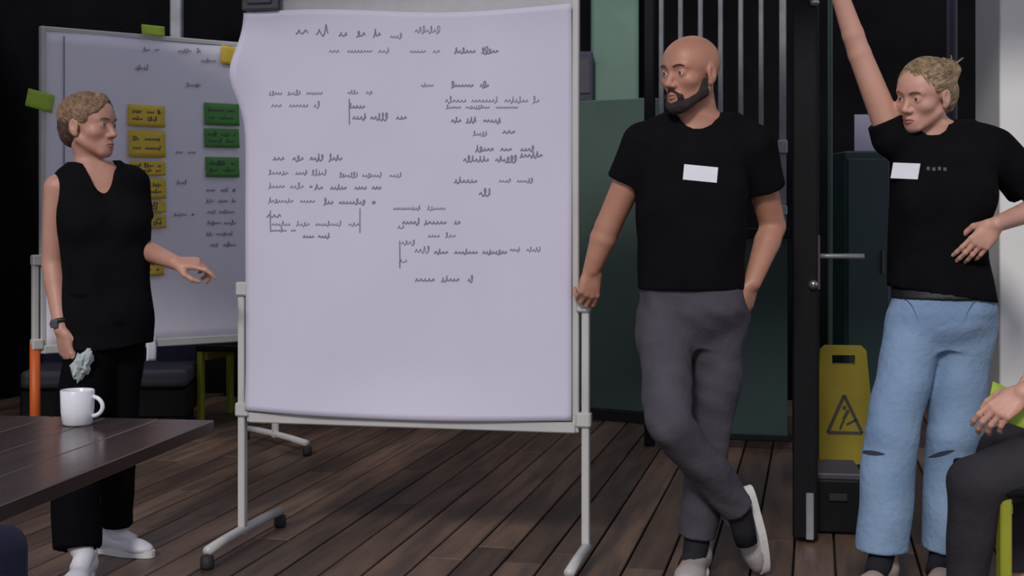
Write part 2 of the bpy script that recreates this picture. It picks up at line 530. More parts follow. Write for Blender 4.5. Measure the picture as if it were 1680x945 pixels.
def make_board(name, loc, rz, half, z0, z1, legx, legtop, feet, orange=False):
    b = empty(name, loc, rz)
    zc, hz = (z0 + z1) / 2, z1 - z0
    MB().box((0, 0.0, zc), (2 * half - 0.04, 0.018, hz - 0.04)).build('panel', M['panel'], b)
    for s in (-1, 1):
        MB().box((s * (half - 0.0125), 0, zc), (0.025, 0.034, hz), bevel=0.004).build('side_rail', M['alu'], b)
    MB().box((0, 0, z1 - 0.0125), (2 * half - 0.05, 0.034, 0.025), bevel=0.004).build('top_rail', M['alu'], b)
    MB().box((0, -0.004, z0 + 0.019), (2 * half - 0.02, 0.044, 0.038), bevel=0.004).build('bottom_rail', M['alu'], b)
    for s, lt, (f0, f1) in zip((-1, 1), legtop, feet):
        leg = MB().box((s * legx, 0, (0.05 + lt) / 2), (0.027, 0.034, lt - 0.05), bevel=0.006, seg=2).build('leg', M['alu'], b)
        MB().box((s * (legx - 0.006), -0.006, z0 + 0.045), (0.052, 0.044, 0.05), bevel=0.006).build('bracket', M['alu'], leg)
        MB().box((s * (legx - 0.006), -0.006, lt - 0.015), (0.048, 0.044, 0.05), bevel=0.006).build('bracket', M['alu'], leg)
        ft = MB().tube([(s * legx, f0, 0.060), (s * legx, f0 * 0.5, 0.066), (s * legx, 0.0, 0.068), (s * legx, f1 * 0.5, 0.066), (s * legx, f1, 0.060)], 0.017, 10).build('foot', M['alu'], b, True)
        for f in (f0, f1):
            if abs(f) > 0.05:
                MB().lathe([(0.0, 0.0), (0.021, 0.0), (0.024, 0.01), (0.022, 0.042), (0.0, 0.05)], 14, (s * legx, f, 0.001)).build('foot_cap', M['rubber'], ft, True)
        if orange and s < 0:
            MB().tube([(s * legx, 0, 0.07), (s * legx, 0, 0.60)], 0.024, 12).build('leg_sleeve', M['orange'], leg, True)
    return b


# ---- front board
B1 = make_board('pinboard', (-0.357, 4.96, 0), -math.radians(12.3), 0.600, 0.455, 2.03, 0.622, (0.945, 0.905),
                ((-0.30, 0.36), (-0.33, 0.02)))
tag(B1, 'large white-framed mobile pinboard in front, covered by one written sheet', 'pinboard')
cl = MB().box((-0.535, -0.040, 1.972), (0.140, 0.030, 0.11), bevel=0.008, seg=2).build('top_clamp', M['clip'], B1)
MB().box((-0.535, -0.059, 1.965), (0.09, 0.012, 0.05), bevel=0.003).build('clamp_lever', M['clip'], cl)


PX0, PX1, PZ0, PZ1 = -0.600, 0.578, 0.500, 1.905


def paper_y(x, z):
    v = (z - PZ0) / (PZ1 - PZ0)
    u = (x - PX0) / (PX1 - PX0)
    y = -0.026 - 0.004 * math.sin(7 * u + 2 * v) * math.sin(5 * v + 1) - 0.003 * math.sin(11 * u - 9 * v)
    y -= 0.020 * max(0, (0.13 - v) / 0.13) ** 2 * (1 - (2 * u - 1) ** 2 * 0.6)         # bottom edge stands off
    y -= 0.030 * max(0, (0.10 - u) / 0.10) ** 2 * math.exp(-((v - 0.86) / 0.12) ** 2)   # loose left edge
    y -= 0.014 * max(0, (v - 0.90) / 0.10) ** 2 * (0.5 + 0.5 * math.sin(9 * u))
    return y


def paper_pt(u, v):
    x = PX0 + (PX1 - PX0) * u
    z = PZ0 + (PZ1 - PZ0) * v
    x -= 0.040 * max(0, 1 - u * 5) * math.exp(-((v - 0.85) / 0.085) ** 2)
    z += 0.012 * math.sin(6.0 * u + 0.6) * max(0, v - 0.8) * 5
    z -= 0.014 * max(0, 0.2 - v) * 5 * math.sin(3.14 * u)
    return Vector((x, paper_y(x, z), z))


P1 = link('flipchart_sheet', sheet(paper_pt, 60, 70, 0.0012), M['paper'])
P1.location, P1.rotation_euler = B1.location, B1.rotation_euler
tag(P1, 'big pale lavender paper sheet with handwriting pinned on the front board', 'paper sheet')

LINES1 = [  # x0, x1, y in the photograph, letter height (px), ink weight
    (485, 545, 52, 22, 2), (556, 572, 56, 18, 2), (585, 626, 56, 14, 2), (640, 660, 60, 10, 1), (680, 722, 50, 12, 1),
    (540, 640, 84, 11, 1), (672, 722, 84, 11, 1), (745, 818, 84, 12, 2),
    (440, 536, 153, 10, 1), (444, 526, 173, 12, 1), (570, 612, 152, 9, 1), (690, 712, 140, 9, 1), (572, 604, 175, 12, 2), (578, 668, 193, 13, 2),
    (740, 803, 140, 11, 2), (730, 886, 165, 12, 1), (732, 850, 176, 8, 1), (740, 822, 198, 12, 2), (776, 800, 220, 10, 1), (824, 846, 216, 14, 2),
    (780, 880, 245, 12, 2), (760, 848, 262, 12, 2), (852, 890, 255, 12, 2), (745, 790, 297, 13, 2), (818, 882, 297, 9, 1), (785, 806, 317, 13, 2),
    (447, 566, 260, 13, 2), (440, 540, 284, 11, 1), (556, 660, 288, 10, 1), (440, 512, 306, 11, 1), (515, 626, 308, 12, 2),
    (440, 520, 330, 11, 1), (530, 616, 332, 12, 2), (437, 462, 354, 15, 2), (445, 590, 368, 11, 1), (496, 541, 388, 11, 2), (442, 485, 378, 8, 1),
    (645, 738, 342, 10, 1), (660, 756, 365, 13, 2), (652, 665, 372, 14, 1), (702, 752, 387, 11, 1), (658, 682, 398, 12, 1), (680, 706, 411, 14, 1), (712, 832, 414, 11, 2),
    (836, 888, 410, 9, 1), (654, 670, 428, 16, 1), (680, 776, 459, 13, 2)]
rs = random.Random(3)
k1 = 1.25 / 565.0
mb = MB()
for (x0, x1, y, hpx, wt) in LINES1:
    u0, z = on_board(x0, y, B1, -0.03)
    u1, z2 = on_board(x1, y, B1, -0.03)
    scribble(mb, u0, u1, z, hpx * k1 * 0.72, lambda a, b: paper_y(a, b) - 0.0016, rs, (z2 - z) / max(u1 - u0, 1e-3), 0.0026 if wt == 1 else 0.0042)
for (x, ya, yb) in ((589, 342, 382), (572, 162, 204), (655, 395, 440), (442, 345, 375)):     # brackets beside paragraphs
    u, za = on_board(x, ya, B1, -0.03)
    _, zb = on_board(x, yb, B1, -0.03)
    for i in range(6):
        z_a, z_b = za + (zb - za) * i / 6, za + (zb - za) * (i + 1) / 6
        mb.bm.faces.new([mb.bm.verts.new(Vector((u + du, paper_y(u, zz) - 0.0016, zz))) for du, zz in ((0, z_a), (0.004, z_a), (0.004, z_b), (0, z_b))])
mb.build('handwriting', M['ink'], P1)['kind'] = 'stuff'

# ---- rear board, turned to the right
B2 = make_board('pinboard', (-1.70, 6.905, 0), math.radians(38.7), 0.600, 0.555, 2.06, 0.622, (1.0, 1.0),
                ((-0.32, 0.32), (-0.32, 0.32)), orange=True)
tag(B2, 'rear pinboard turned aside behind the blond woman, full of coloured cards', 'pinboard')


def p2_pt(u, v):
    x = -0.590 + 1.165 * u
    z = 0.575 + 1.465 * v
    return Vector((x, -0.014 - 0.003 * math.sin(8 * u + 3 * v) * math.sin(4 * v), z))


P2 = link('pinboard_sheet', sheet(p2_pt, 24, 24, 0.001), M['paper2'])
P2.location, P2.rotation_euler = B2.location, B2.rotation_euler
tag(P2, 'grey white paper lining on the rear pinboard behind the coloured cards', 'paper sheet')
mb = MB()
for (x0, x1, y, hpx) in [(235, 262, 82, 9), (292, 330, 84, 9), (222, 244, 112, 8), (306, 330, 140, 8), (330, 360, 100, 8), (338, 386, 312, 7), (338, 388, 330, 7), (340, 388, 348, 7),
                         (340, 388, 366, 7), (338, 386, 384, 7), (345, 388, 402, 7), (285, 318, 352, 8), (290, 312, 300, 8), (288, 322, 250, 8)]:
    u0, z = on_board(x0, y, B2, -0.02)
    u1, z2 = on_board(x1, y, B2, -0.02)
    scribble(mb, u0, u1, z, 0.020, lambda a, b: -0.0205, rs, (z2 - z) / (u1 - u0), 0.0035)
for i in range(14):                      # fold line down the left side of the sheet
    z_a, z_b = 0.62 + i * 0.1, 0.72 + i * 0.1
    mb.bm.faces.new([mb.bm.verts.new(Vector((-0.497 + du, -0.0205, zz))) for du, zz in ((0, z_a), (0.006, z_a), (0.006, z_b), (0, z_b))])
mb.build('handwriting', M['ink'], P2)['kind'] = 'stuff'
fl = sheet(lambda u, v: Vector((0.0 + 0.05 * u, -0.020 - 0.012 * math.sin(2.6 * (1 - v)), -0.085 * (1 - v) + 0.03 * v)), 4, 8, 0.001)
u, z = on_board(238, 563, B2, -0.025)
fo = link('paper_flap', fl, M['paper2'], P2)
fo.location = (u, -0.012, z)


def card(px0, px1, py0, py1, m, label, tilt=0.0, group=None, ly=-0.021, text=True, cat='card'):
    ua, za = on_board(px0, py0, B2, ly)
    ub, zb = on_board(px1, py1, B2, ly)
    w, h = abs(ub - ua), abs(za - zb)
    u, z = (ua + ub) / 2, (za + zb) / 2
    me = sheet(lambda s, t: Vector(((s - 0.5) * w, -0.007 * (1 - t) ** 2, (t - 0.5) * h)), 3, 5, 0.0012)
    o = link('moderation_card' if cat == 'card' else 'sticky_note', me, m)
    rz = B2.rotation_euler.z
    o.matrix_world = Matrix.Translation(B2.location) @ Matrix.Rotation(rz, 4, 'Z') @ Matrix.Translation((u, ly, z)) @ Matrix.Rotation(tilt, 4, 'Y')
    tag(o, label, cat, group)
    if text:
        mb = MB()
        for q in (0.18, -0.16):
            scribble(mb, -w * 0.4, w * 0.38, q * h, 0.018, lambda a, b: -0.007 * (0.5 - b / h) ** 2 - 0.0015, rs, 0, 0.004)
        mb.build('handwriting', M['ink2'], o)['kind'] = 'stuff'
    return o


yl = [(210, 270, 171, 209), (211, 271, 213, 259), (213, 271, 264, 288), (214, 272, 292, 326), (214, 272, 330, 348), (215, 272, 352, 374), (214, 268, 424, 452)]
ylab = ['topmost yellow card in the column beside the blond woman\'s face',
        'second yellow card from the top, beside the blond woman\'s chin',
        'third yellow card from the top, right of the black-clad shoulder',
        'fourth yellow card down the column, half hidden by the sleeveless top',
        'fifth yellow card down the column, half hidden by the sleeveless top',
        'sixth yellow card down, just above the outstretched forearm',
        'lowest yellow card, below the outstretched forearm']
for r, l in zip(yl, ylab):
    card(*r, M['yellow'], l, random.uniform(-0.015, 0.015), 'yellow cards on the rear pinboard')
for r, l in zip([(335, 392, 168, 207), (335, 392, 210, 243), (337, 392, 257, 291)],
                ['topmost green card beside the edge of the front board', 'middle green card beside the edge of the front board', 'lowest green card beside the edge of the front board']):
    card(*r, M['gcard'], l, random.uniform(-0.015, 0.015), 'green cards on the rear pinboard')
card(362, 396, 75, 108, M['yellow'], 'small yellow note at the upper right of the rear pinboard', 0.08, text=False, cat='note')
card(43, 88, 149, 181, M['lime'], 'lime note stuck crooked over the left edge of the rear pinboard', 0.22, text=False, ly=-0.025, cat='note')
card(232, 270, 40, 60, M['lime'], 'lime note peeking over the top edge of the rear pinboard', 0.02, text=False, ly=-0.0245, cat='note')

# ------------------------------------------------------------------ table and cup
TZ = 0.72
A8 = math.radians(8.8)
te, tn = Vector((math.cos(A8), -math.sin(A8), 0)), Vector((math.sin(A8), math.cos(A8), 0))
tfar = Vector((-0.690, 3.30, 0))
tl, tw = 1.60, 0.80
tcen = tfar - tn * (tl / 2) - te * (tw / 2)
T = empty('wooden_table', (tcen.x, tcen.y, 0), -A8)
tag(T, 'dark reddish brown plank table in the left foreground', 'table')
for k in range(6):
    w = tw / 6
    MB().box((-tw / 2 + w * (k + 0.5), 0, TZ - 0.014), (w - 0.003, tl, 0.028), bevel=0.002).build('plank', M['table'], T)
for s in (-1, 1):
    MB().box((0, s * 0.5, TZ - 0.045), (tw - 0.16, 0.06, 0.034), bevel=0.003).build('cross_batten', M['steel'], T)
    MB().box((0, s * 0.38, 0.03), (0.52, 0.07, 0.06), bevel=0.006).build('foot', M['steel'], T)
    MB().box((0, s * 0.38, 0.375), (0.08, 0.06, 0.63), bevel=0.006).build('leg', M['steel'], T)
MB().box((0, 0, 0.35), (0.05, 0.72, 0.06), bevel=0.004).build('stretcher', M['steel'], T)

cpos = at(127, 697, 3.227)
C1 = empty('coffee_cup', (cpos.x, cpos.y, TZ))
tag(C1, 'white porcelain cup standing on the dark wooden table', 'cup')
MB().lathe([(0.0, 0.0), (0.028, 0.0), (0.033, 0.004), (0.0365, 0.03), (0.038, 0.078), (0.0365, 0.080), (0.035, 0.078), (0.033, 0.03), (0.029, 0.008), (0.0, 0.007)], 36).build('body', M['cup'], C1, True)
MB().lathe([(0.0, 0.066), (0.0345, 0.066), (0.0345, 0.0655)], 30).build('coffee', M['coffee'], C1, True)
MB().tube([(0.034 + 0.026 * math.sin(a), -0.004 - 0.006 * math.sin(a), 0.043 + 0.022 * math.cos(a)) for a in np.linspace(0, math.pi, 15)], 0.0048, 10).build('handle', M['cup'], C1, True)

# ------------------------------------------------------------------ chairs with lime legs


def make_chair(loc, rz, label, seatz=0.45):
    c = empty('chair', loc, rz)          # local -y is where the sitter looks
    tag(c, label, 'chair', 'chairs with lime green legs')
    MB().box((0, 0, seatz - 0.02), (0.44, 0.43, 0.04), bevel=0.014, seg=3).build('seat', M['steel'], c)
    MB().box((0, 0.235, seatz + 0.33), (0.42, 0.022, 0.30), bevel=0.009, seg=2, rot=Matrix.Rotation(-0.12, 3, 'X')).build('backrest', M['steel'], c)
    for sx in (-1, 1):
        for sy in (-1, 1):
            MB().box((sx * 0.185, sy * 0.195, (seatz - 0.04) / 2), (0.045, 0.032, seatz - 0.042), bevel=0.005).build('leg', M['limewood'], c)
        MB().box((sx * 0.15, 0.215, seatz + 0.15), (0.035, 0.02, 0.36), bevel=0.004, rot=Matrix.Rotation(-0.12, 3, 'X')).build('back_post', M['limewood'], c)
    MB().box((0, -0.175, seatz - 0.07), (0.34, 0.022, 0.05), bevel=0.003).build('front_rail', M['limewood'], c)
    MB().box((0, 0.175, seatz - 0.07), (0.34, 0.022, 0.05), bevel=0.003).build('back_rail', M['limewood'], c)
    return c


q = at(404, 660, 8.3)
make_chair((q.x, q.y, 0), math.radians(75), 'black chair with lime legs standing far back under the rear pinboard')
# dark low bench in the shade behind the blond woman
q = at(185, 660, 8.05)
bn = empty('lounge_bench', (q.x, q.y, 0), math.radians(6))
tag(bn, 'low black lounge bench in the shade behind the rear pinboard', 'bench')
MB().box((0, 0, 0.29), (0.90, 0.55, 0.10), bevel=0.03, seg=3).build('seat_cushion', M['clip'], bn)
MB().box((0, 0, 0.155), (0.90, 0.52, 0.16), bevel=0.01).build('base', M['steel'], bn)
MB().box((0, 0.27, 0.50), (0.90, 0.10, 0.42), bevel=0.03, seg=3).build('back_cushion', M['navy'], bn)
for sx in (-1, 1):
    for sy in (-1, 1):
        MB().box((sx * 0.40, sy * 0.2, 0.04), (0.05, 0.05, 0.08), bevel=0.004).build('leg', M['steel'], bn)

# ------------------------------------------------------------------ wet floor sign, black crate, bag
q = at(1383, 790, 6.36)
sg = empty('floor_sign', (q.x, q.y, 0), math.radians(-8))
tag(sg, 'yellow folding wet floor sign behind the open door', 'floor sign')


def sign_leaf(sgn):
    mb = bmesh.new()
    W0, W1, H = 0.145, 0.100, 0.62       # half widths at foot and top

    def ring(pts, y):
        return [mb.verts.new(Vector((x, y, z))) for x, z in pts]
    outer = [(-W0, 0.0), (-W0 + 0.05, 0.0), (-W0 + 0.065, 0.10), (W0 - 0.065, 0.10), (W0 - 0.05, 0.0), (W0, 0.0), (W1, H - 0.02), (W1 - 0.02, H), (-W1 + 0.02, H), (-W1, H - 0.02)]
    hole = [(-0.05, 0.535), (0.05, 0.535), (0.05, 0.578), (-0.05, 0.578)]
    for y in (-0.008, 0.008):
        # strip faces around the handle hole
        o_ = ring(outer, y)
        h_ = ring(hole, y)
        mb.faces.new((o_[0], o_[1], o_[2], o_[9]) if False else (o_[0], o_[1], o_[2]))
        mb.faces.new((o_[3], o_[4], o_[5]))
        mb.faces.new((o_[0], o_[2], h_[0], o_[9]))
        mb.faces.new((o_[2], o_[3], h_[1], h_[0]))
        mb.faces.new((o_[3], o_[5], o_[6], h_[1]))
        mb.faces.new((h_[1], o_[6], o_[7], h_[2]))
        mb.faces.new((h_[2], o_[7], o_[8], h_[3]))
        mb.faces.new((h_[3], o_[8], o_[9], h_[0]))
    mb.verts.ensure_lookup_table()
    n = len(outer) + len(hole)
    v = list(mb.verts)
    for lst in (list(range(10)), [10, 11, 12, 13]):
        for a, b in zip(lst, lst[1:] + lst[:1]):
            mb.faces.new((v[a], v[b], v[b + n], v[a + n]))
    bmesh.ops.recalc_face_normals(mb, faces=mb.faces)
    me = bpy.data.meshes.new('leaf')
    mb.to_mesh(me)
    mb.free()
    o = link('leaf', me, M['sign'], sg)
    o.location = (0, -0.13 * sgn, 0)
    o.rotation_euler = (-math.atan2(0.125, 0.62) * sgn, 0, 0)
    return o


lf = sign_leaf(1)
sign_leaf(-1)
tri = MB()
for a, b in (((-0.075, 0.235), (0.075, 0.235)), ((-0.075, 0.235), (0, 0.40)), ((0.075, 0.235), (0, 0.40))):
    d = Vector((b[0] - a[0], 0, b[1] - a[1]))
    c = Vector(((a[0] + b[0]) / 2, -0.0092, (a[1] + b[1]) / 2))
    tri.box(c, (d.length, 0.002, 0.014), rot=Matrix.Rotation(-math.atan2(d.z, d.x), 3, 'Y'))
tri.build('warning_triangle', M['signink'], lf)
fig = MB()
fig.box((0.0, -0.0092, 0.345), (0.016, 0.002, 0.016))
fig.box((0.006, -0.0092, 0.315), (0.014, 0.002, 0.045), rot=Matrix.Rotation(0.5, 3, 'Y'))
fig.box((0.030, -0.0092, 0.283), (0.050, 0.002, 0.010), rot=Matrix.Rotation(-0.5, 3, 'Y'))
fig.box((-0.012, -0.0092, 0.272), (0.010, 0.002, 0.045), rot=Matrix.Rotation(0.4, 3, 'Y'))
fig.build('slipping_figure', M['signink'], lf)
q = at(1385, 885, 5.30)
cr = empty('storage_crate', (q.x, q.y + 0.16, 0), math.radians(-8))
tag(cr, 'low black crate on the deck in front of the yellow floor sign', 'crate')
MB().box((0, 0, 0.105), (0.165, 0.30, 0.20), bevel=0.008, seg=2).build('body', M['steel'], cr)
MB().box((0, 0, 0.217), (0.175, 0.31, 0.024), bevel=0.005, seg=2).build('lid', M['clip'], cr)
MB().box((0, -0.156, 0.14), (0.07, 0.012, 0.03), bevel=0.004).build('handle', M['rubber'], cr)

bk = empty('backpack', (-1.415, 3.75, 0), math.radians(15))
tag(bk, 'navy blue backpack on the deck at the lower left corner', 'backpack')
bm_ = MB()
bm_.box((0, 0, 0.19), (0.26, 0.16, 0.36), bevel=0.06, seg=5)
bm_.build('body', M['navy'], bk, True)
MB().box((0, -0.09, 0.125), (0.20, 0.06, 0.20), bevel=0.026, seg=4).build('front_pocket', M['navy'], bk, True)
MB().tube([(-0.03, 0.02, 0.355), (-0.025, 0.02, 0.395), (0.025, 0.02, 0.395), (0.03, 0.02, 0.355)], 0.008, 8).build('carry_loop', M['strap'], bk, True)
for s in (-1, 1):
    MB().tube([(s * 0.07, 0.07, 0.34), (s * 0.09, 0.12, 0.24), (s * 0.09, 0.10, 0.08)], 0.012, 8).build('strap', M['strap'], bk, True)

# ------------------------------------------------------------------ smooth solids for bodies and clothes
def V(a):
    return np.array(a[:], dtype=np.float64)


def nrm(a):
    a = np.asarray(a, dtype=np.float64)
    return a / (np.linalg.norm(a) + 1e-12)


class Field:
    def __init__(self, lo, hi, step, fine=(), fstep=None):
        self.ax = []
        for i in range(3):
            x, out = lo[i], []
            iv = [(f[0][i], f[1][i]) for f in fine]
            while x < hi[i]:
                out.append(x)
                x += fstep if any(a <= x <= b for a, b in iv) else step
            self.ax.append(np.array(out, dtype=np.float32))
        self.D = np.full([len(a) for a in self.ax], 0.25, dtype=np.float32)

    def _sub(self, lo, hi, pad):
        sl = []
        for i in range(3):
            a = np.searchsorted(self.ax[i], lo[i] - pad)
            b = np.searchsorted(self.ax[i], hi[i] + pad)
            sl.append(slice(a, b))
        g = [self.ax[i][sl[i]] for i in range(3)]
        return tuple(sl), g[0][:, None, None], g[1][None, :, None], g[2][None, None, :]

    def add(self, prim, k=0.02):
        fn, lo, hi = prim
        s, X, Y, Z = self._sub(lo, hi, k + 0.025)
        a = self.D[s]
        if a.size == 0:
            return self
        b = fn(X, Y, Z).astype(np.float32)
        h = np.maximum(k - np.abs(a - b), 0) / k
        self.D[s] = np.minimum(a, b) - h * h * k * 0.25
        return self

    def cut(self, prim, k=0.006):
        fn, lo, hi = prim
        s, X, Y, Z = self._sub(lo, hi, k + 0.02)
        a = self.D[s]
        if a.size == 0:
            return self
        b = -fn(X, Y, Z).astype(np.float32)
        h = np.maximum(k - np.abs(a - b), 0) / k
        self.D[s] = np.maximum(a, b) + h * h * k * 0.25
        return self

    def keep(self, p, n):
        """keep the side of the plane through p that n points away from"""
        n = nrm(n)
        g = self.ax
        self.D = np.maximum(self.D, ((g[0][:, None, None] - p[0]) * n[0] + (g[1][None, :, None] - p[1]) * n[1] + (g[2][None, None, :] - p[2]) * n[2]).astype(np.float32))
        return self

    def folds(self, amp, seed, f=1.0, lo=None, hi=None):
        r = np.random.default_rng(seed)
        X, Y, Z = self.ax[0][:, None, None], self.ax[1][None, :, None], self.ax[2][None, None, :]
        w = np.zeros(self.D.shape, dtype=np.float32)
        for q in range(5):
            a = r.uniform(-1, 1, 3) * np.array([26, 26, 40]) * f
            ph = r.uniform(0, 6)
            b = r.uniform(-1, 1, 3) * 11 * f
            w += np.sin(a[0] * X + a[1] * Y + a[2] * Z + ph + 1.4 * np.sin(b[0] * X + b[1] * Y + b[2] * Z))
        self.D += (w * (amp / 2.5)).astype(np.float32)
        return self

    def strands(self, amp, seed, along, f=1.0):
        """fine ridges that run in the direction along"""
        r = np.random.default_rng(seed)
        X, Y, Z = self.ax[0][:, None, None], self.ax[1][None, :, None], self.ax[2][None, None, :]
        al = nrm(along)
        w = np.zeros(self.D.shape, dtype=np.float32)
        for q in range(6):
            a = r.normal(size=3)
            a = nrm(a - al * (a @ al)) * r.uniform(120, 330) * f + al * r.uniform(-30, 30)
            b = nrm(r.normal(size=3)) * 28
            w += np.sin(a[0] * X + a[1] * Y + a[2] * Z + r.uniform(0, 6) + 1.2 * np.sin(b[0] * X + b[1] * Y + b[2] * Z))
        self.D += (w * (amp / 2.5)).astype(np.float32)
        return self

    def mesh(self, name, base, smooth=1):
        D = self.D
        S = D < 0
        nx, ny, nz = D.shape
        c = S[:-1, :-1, :-1].astype(np.int8)
        tot = np.zeros((nx - 1, ny - 1, nz - 1), dtype=np.int8)
        for dx in (0, 1):
            for dy in (0, 1):
                for dz in (0, 1):
                    tot += S[dx:nx - 1 + dx, dy:ny - 1 + dy, dz:nz - 1 + dz]
        I, J, K = np.nonzero((tot > 0) & (tot < 8))
        idx = np.full(tot.shape, -1, dtype=np.int32)
        idx[I, J, K] = np.arange(len(I))
        acc = np.zeros((len(I), 3))
        cnt = np.zeros(len(I))
        ax = [a.astype(np.float64) for a in self.ax]
        corners = [(0, 0, 0), (1, 0, 0), (0, 1, 0), (1, 1, 0), (0, 0, 1), (1, 0, 1), (0, 1, 1), (1, 1, 1)]
        val = {q: D[I + q[0], J + q[1], K + q[2]].astype(np.float64) for q in corners}
        for q in corners:
            for a in range(3):
                if q[a] == 0:
                    r = list(q)
                    r[a] = 1
                    r = tuple(r)
                    va, vb = val[q], val[r]
                    m = (va < 0) != (vb < 0)
                    t = np.where(m, va / np.where(m, va - vb, 1), 0)
                    p = []
                    ii = (I, J, K)
                    for b in range(3):
                        c0 = ax[b][ii[b] + q[b]]
                        if b == a:
                            c0 = c0 + t * (ax[b][ii[b] + 1] - ax[b][ii[b]])
                        p.append(c0)
                    acc += np.stack(p, 1) * m[:, None]
                    cnt += m
        vs = acc / cnt[:, None]
        quads = []
        for a in range(3):
            b, c2 = (a + 1) % 3, (a + 2) % 3
            s0 = [slice(None)] * 3
            s1 = [slice(None)] * 3
            s0[a], s1[a] = slice(0, -1), slice(1, None)
            A, B = S[tuple(s0)], S[tuple(s1)]
            E_ = np.nonzero(A != B)
            E_ = np.stack(E_, 1)
            ok = np.ones(len(E_), bool)
            for q in (b, c2):
                ok &= (E_[:, q] >= 1) & (E_[:, q] < D.shape[q] - 1)
            E_ = E_[ok]
            inside = S[E_[:, 0], E_[:, 1], E_[:, 2]]
            db, dc = np.zeros(3, int), np.zeros(3, int)
            db[b], dc[c2] = 1, 1
            q0, q1, q2, q3 = E_ - db - dc, E_ - dc, E_, E_ - db
            f = np.stack([idx[q[:, 0], q[:, 1], q[:, 2]] for q in (q0, q1, q2, q3)], 1)
            f[~inside] = f[~inside][:, ::-1]
            quads.append(f)
        F = np.concatenate(quads)
        F = F[(F >= 0).all(1)]
        for _ in range(smooth):       # light relaxation of the grid steps
            s = np.zeros_like(vs)
            n = np.zeros(len(vs))
            for a, b in ((0, 1), (1, 2), (2, 3), (3, 0)):
                np.add.at(s, F[:, a], vs[F[:, b]])
                np.add.at(n, F[:, a], 1)
                np.add.at(s, F[:, b], vs[F[:, a]])
                np.add.at(n, F[:, b], 1)
            vs = vs * 0.45 + 0.55 * s / np.maximum(n, 1)[:, None]
        vs = vs - np.array(base[:])
        me = bpy.data.meshes.new(name)
        me.vertices.add(len(vs))
        me.vertices.foreach_set('co', vs.astype(np.float32).ravel())
        me.loops.add(F.size)
        me.loops.foreach_set('vertex_index', F.astype(np.int32).ravel())
        me.polygons.add(len(F))
        me.polygons.foreach_set('loop_start', np.arange(0, F.size, 4, dtype=np.int32))
        me.polygons.foreach_set('loop_total', np.full(len(F), 4, dtype=np.int32))
        me.polygons.foreach_set('use_smooth', np.ones(len(F), dtype=bool))
        me.update(calc_edges=True)
        me.validate()
        return me


def rc(a, b, ra, rb, planes=()):
    """tapered limb from a to b; planes = (point, normal) trims what lies beyond"""
    a, b = V(a), V(b)
    ba = b - a
    L2 = ba @ ba + 1e-12

    def fn(X, Y, Z):
        px, py, pz = X - a[0], Y - a[1], Z - a[2]
        t = np.clip((px * ba[0] + py * ba[1] + pz * ba[2]) / L2, 0, 1)
        d = np.sqrt((px - t * ba[0]) ** 2 + (py - t * ba[1]) ** 2 + (pz - t * ba[2]) ** 2) - (ra + (rb - ra) * t)
        for p, n in planes:
            n = nrm(n)
            d = np.maximum(d, (X - p[0]) * n[0] + (Y - p[1]) * n[1] + (Z - p[2]) * n[2])
        return d
    r = max(ra, rb)
    return fn, np.minimum(a, b) - r, np.maximum(a, b) + r


def ell(c, r, R=None):
    c = V(c)
    r = np.asarray(r, dtype=np.float64)
    R = np.eye(3) if R is None else R           # columns = axes

    def fn(X, Y, Z):
        p = (X - c[0], Y - c[1], Z - c[2])
        q = [p[0] * R[0, i] + p[1] * R[1, i] + p[2] * R[2, i] for i in range(3)]
        k0 = np.sqrt(sum((q[i] / r[i]) ** 2 for i in range(3)))
        k1 = np.sqrt(sum((q[i] / r[i] ** 2) ** 2 for i in range(3)))
        return k0 * (k0 - 1) / np.maximum(k1, 1e-6)
    m = r.max()
    return fn, c - m, c + m


def loft(secs, S, F, inflate=0.0):
    """trunk through oval sections (centre, half width, half depth)"""
    C = np.array([V(s[0]) for s in secs])
    A, B = C[0], C[-1]
    ax = nrm(B - A)
    h = (C - A) @ ax
    hh = np.linspace(h[0], h[-1], 120)

    def sm(y):
        y = np.interp(hh, h, y)
        for _ in range(6):
            yp = np.pad(y, 3, mode='edge')
            y = np.convolve(yp, np.ones(7) / 7, 'valid')
        return y
    off = C - A - np.outer(h, ax)
    ox, oy, oz = (sm(off[:, i]) for i in range(3))
    a_, b_ = sm([s[1] + inflate for s in secs]), sm([s[2] + inflate for s in secs])
    S, F = nrm(S), nrm(F)

    def fn(X, Y, Z):
        px, py, pz = X - A[0], Y - A[1], Z - A[2]
        t = px * ax[0] + py * ax[1] + pz * ax[2]
        tt = np.clip(t, h[0], h[-1])
        qx = px - np.interp(tt, hh, ox) - t * ax[0]
        qy = py - np.interp(tt, hh, oy) - t * ax[1]
        qz = pz - np.interp(tt, hh, oz) - t * ax[2]
        a, b = np.interp(tt, hh, a_), np.interp(tt, hh, b_)
        u = qx * S[0] + qy * S[1] + qz * S[2]
        v = qx * F[0] + qy * F[1] + qz * F[2]
        k0 = ((np.abs(u) / a) ** 2.4 + (np.abs(v) / b) ** 2.4) ** (1 / 2.4)
        k1 = np.sqrt((u / a ** 2) ** 2 + (v / b ** 2) ** 2)
        d = k0 * (k0 - 1) / np.maximum(k1, 1e-5)
        return np.maximum(d, np.maximum(t - h[-1], h[0] - t) - 0.006)
    m = max(max(s[1], s[2]) for s in secs) + inflate + 0.02
    return fn, C.min(0) - m, C.max(0) + m


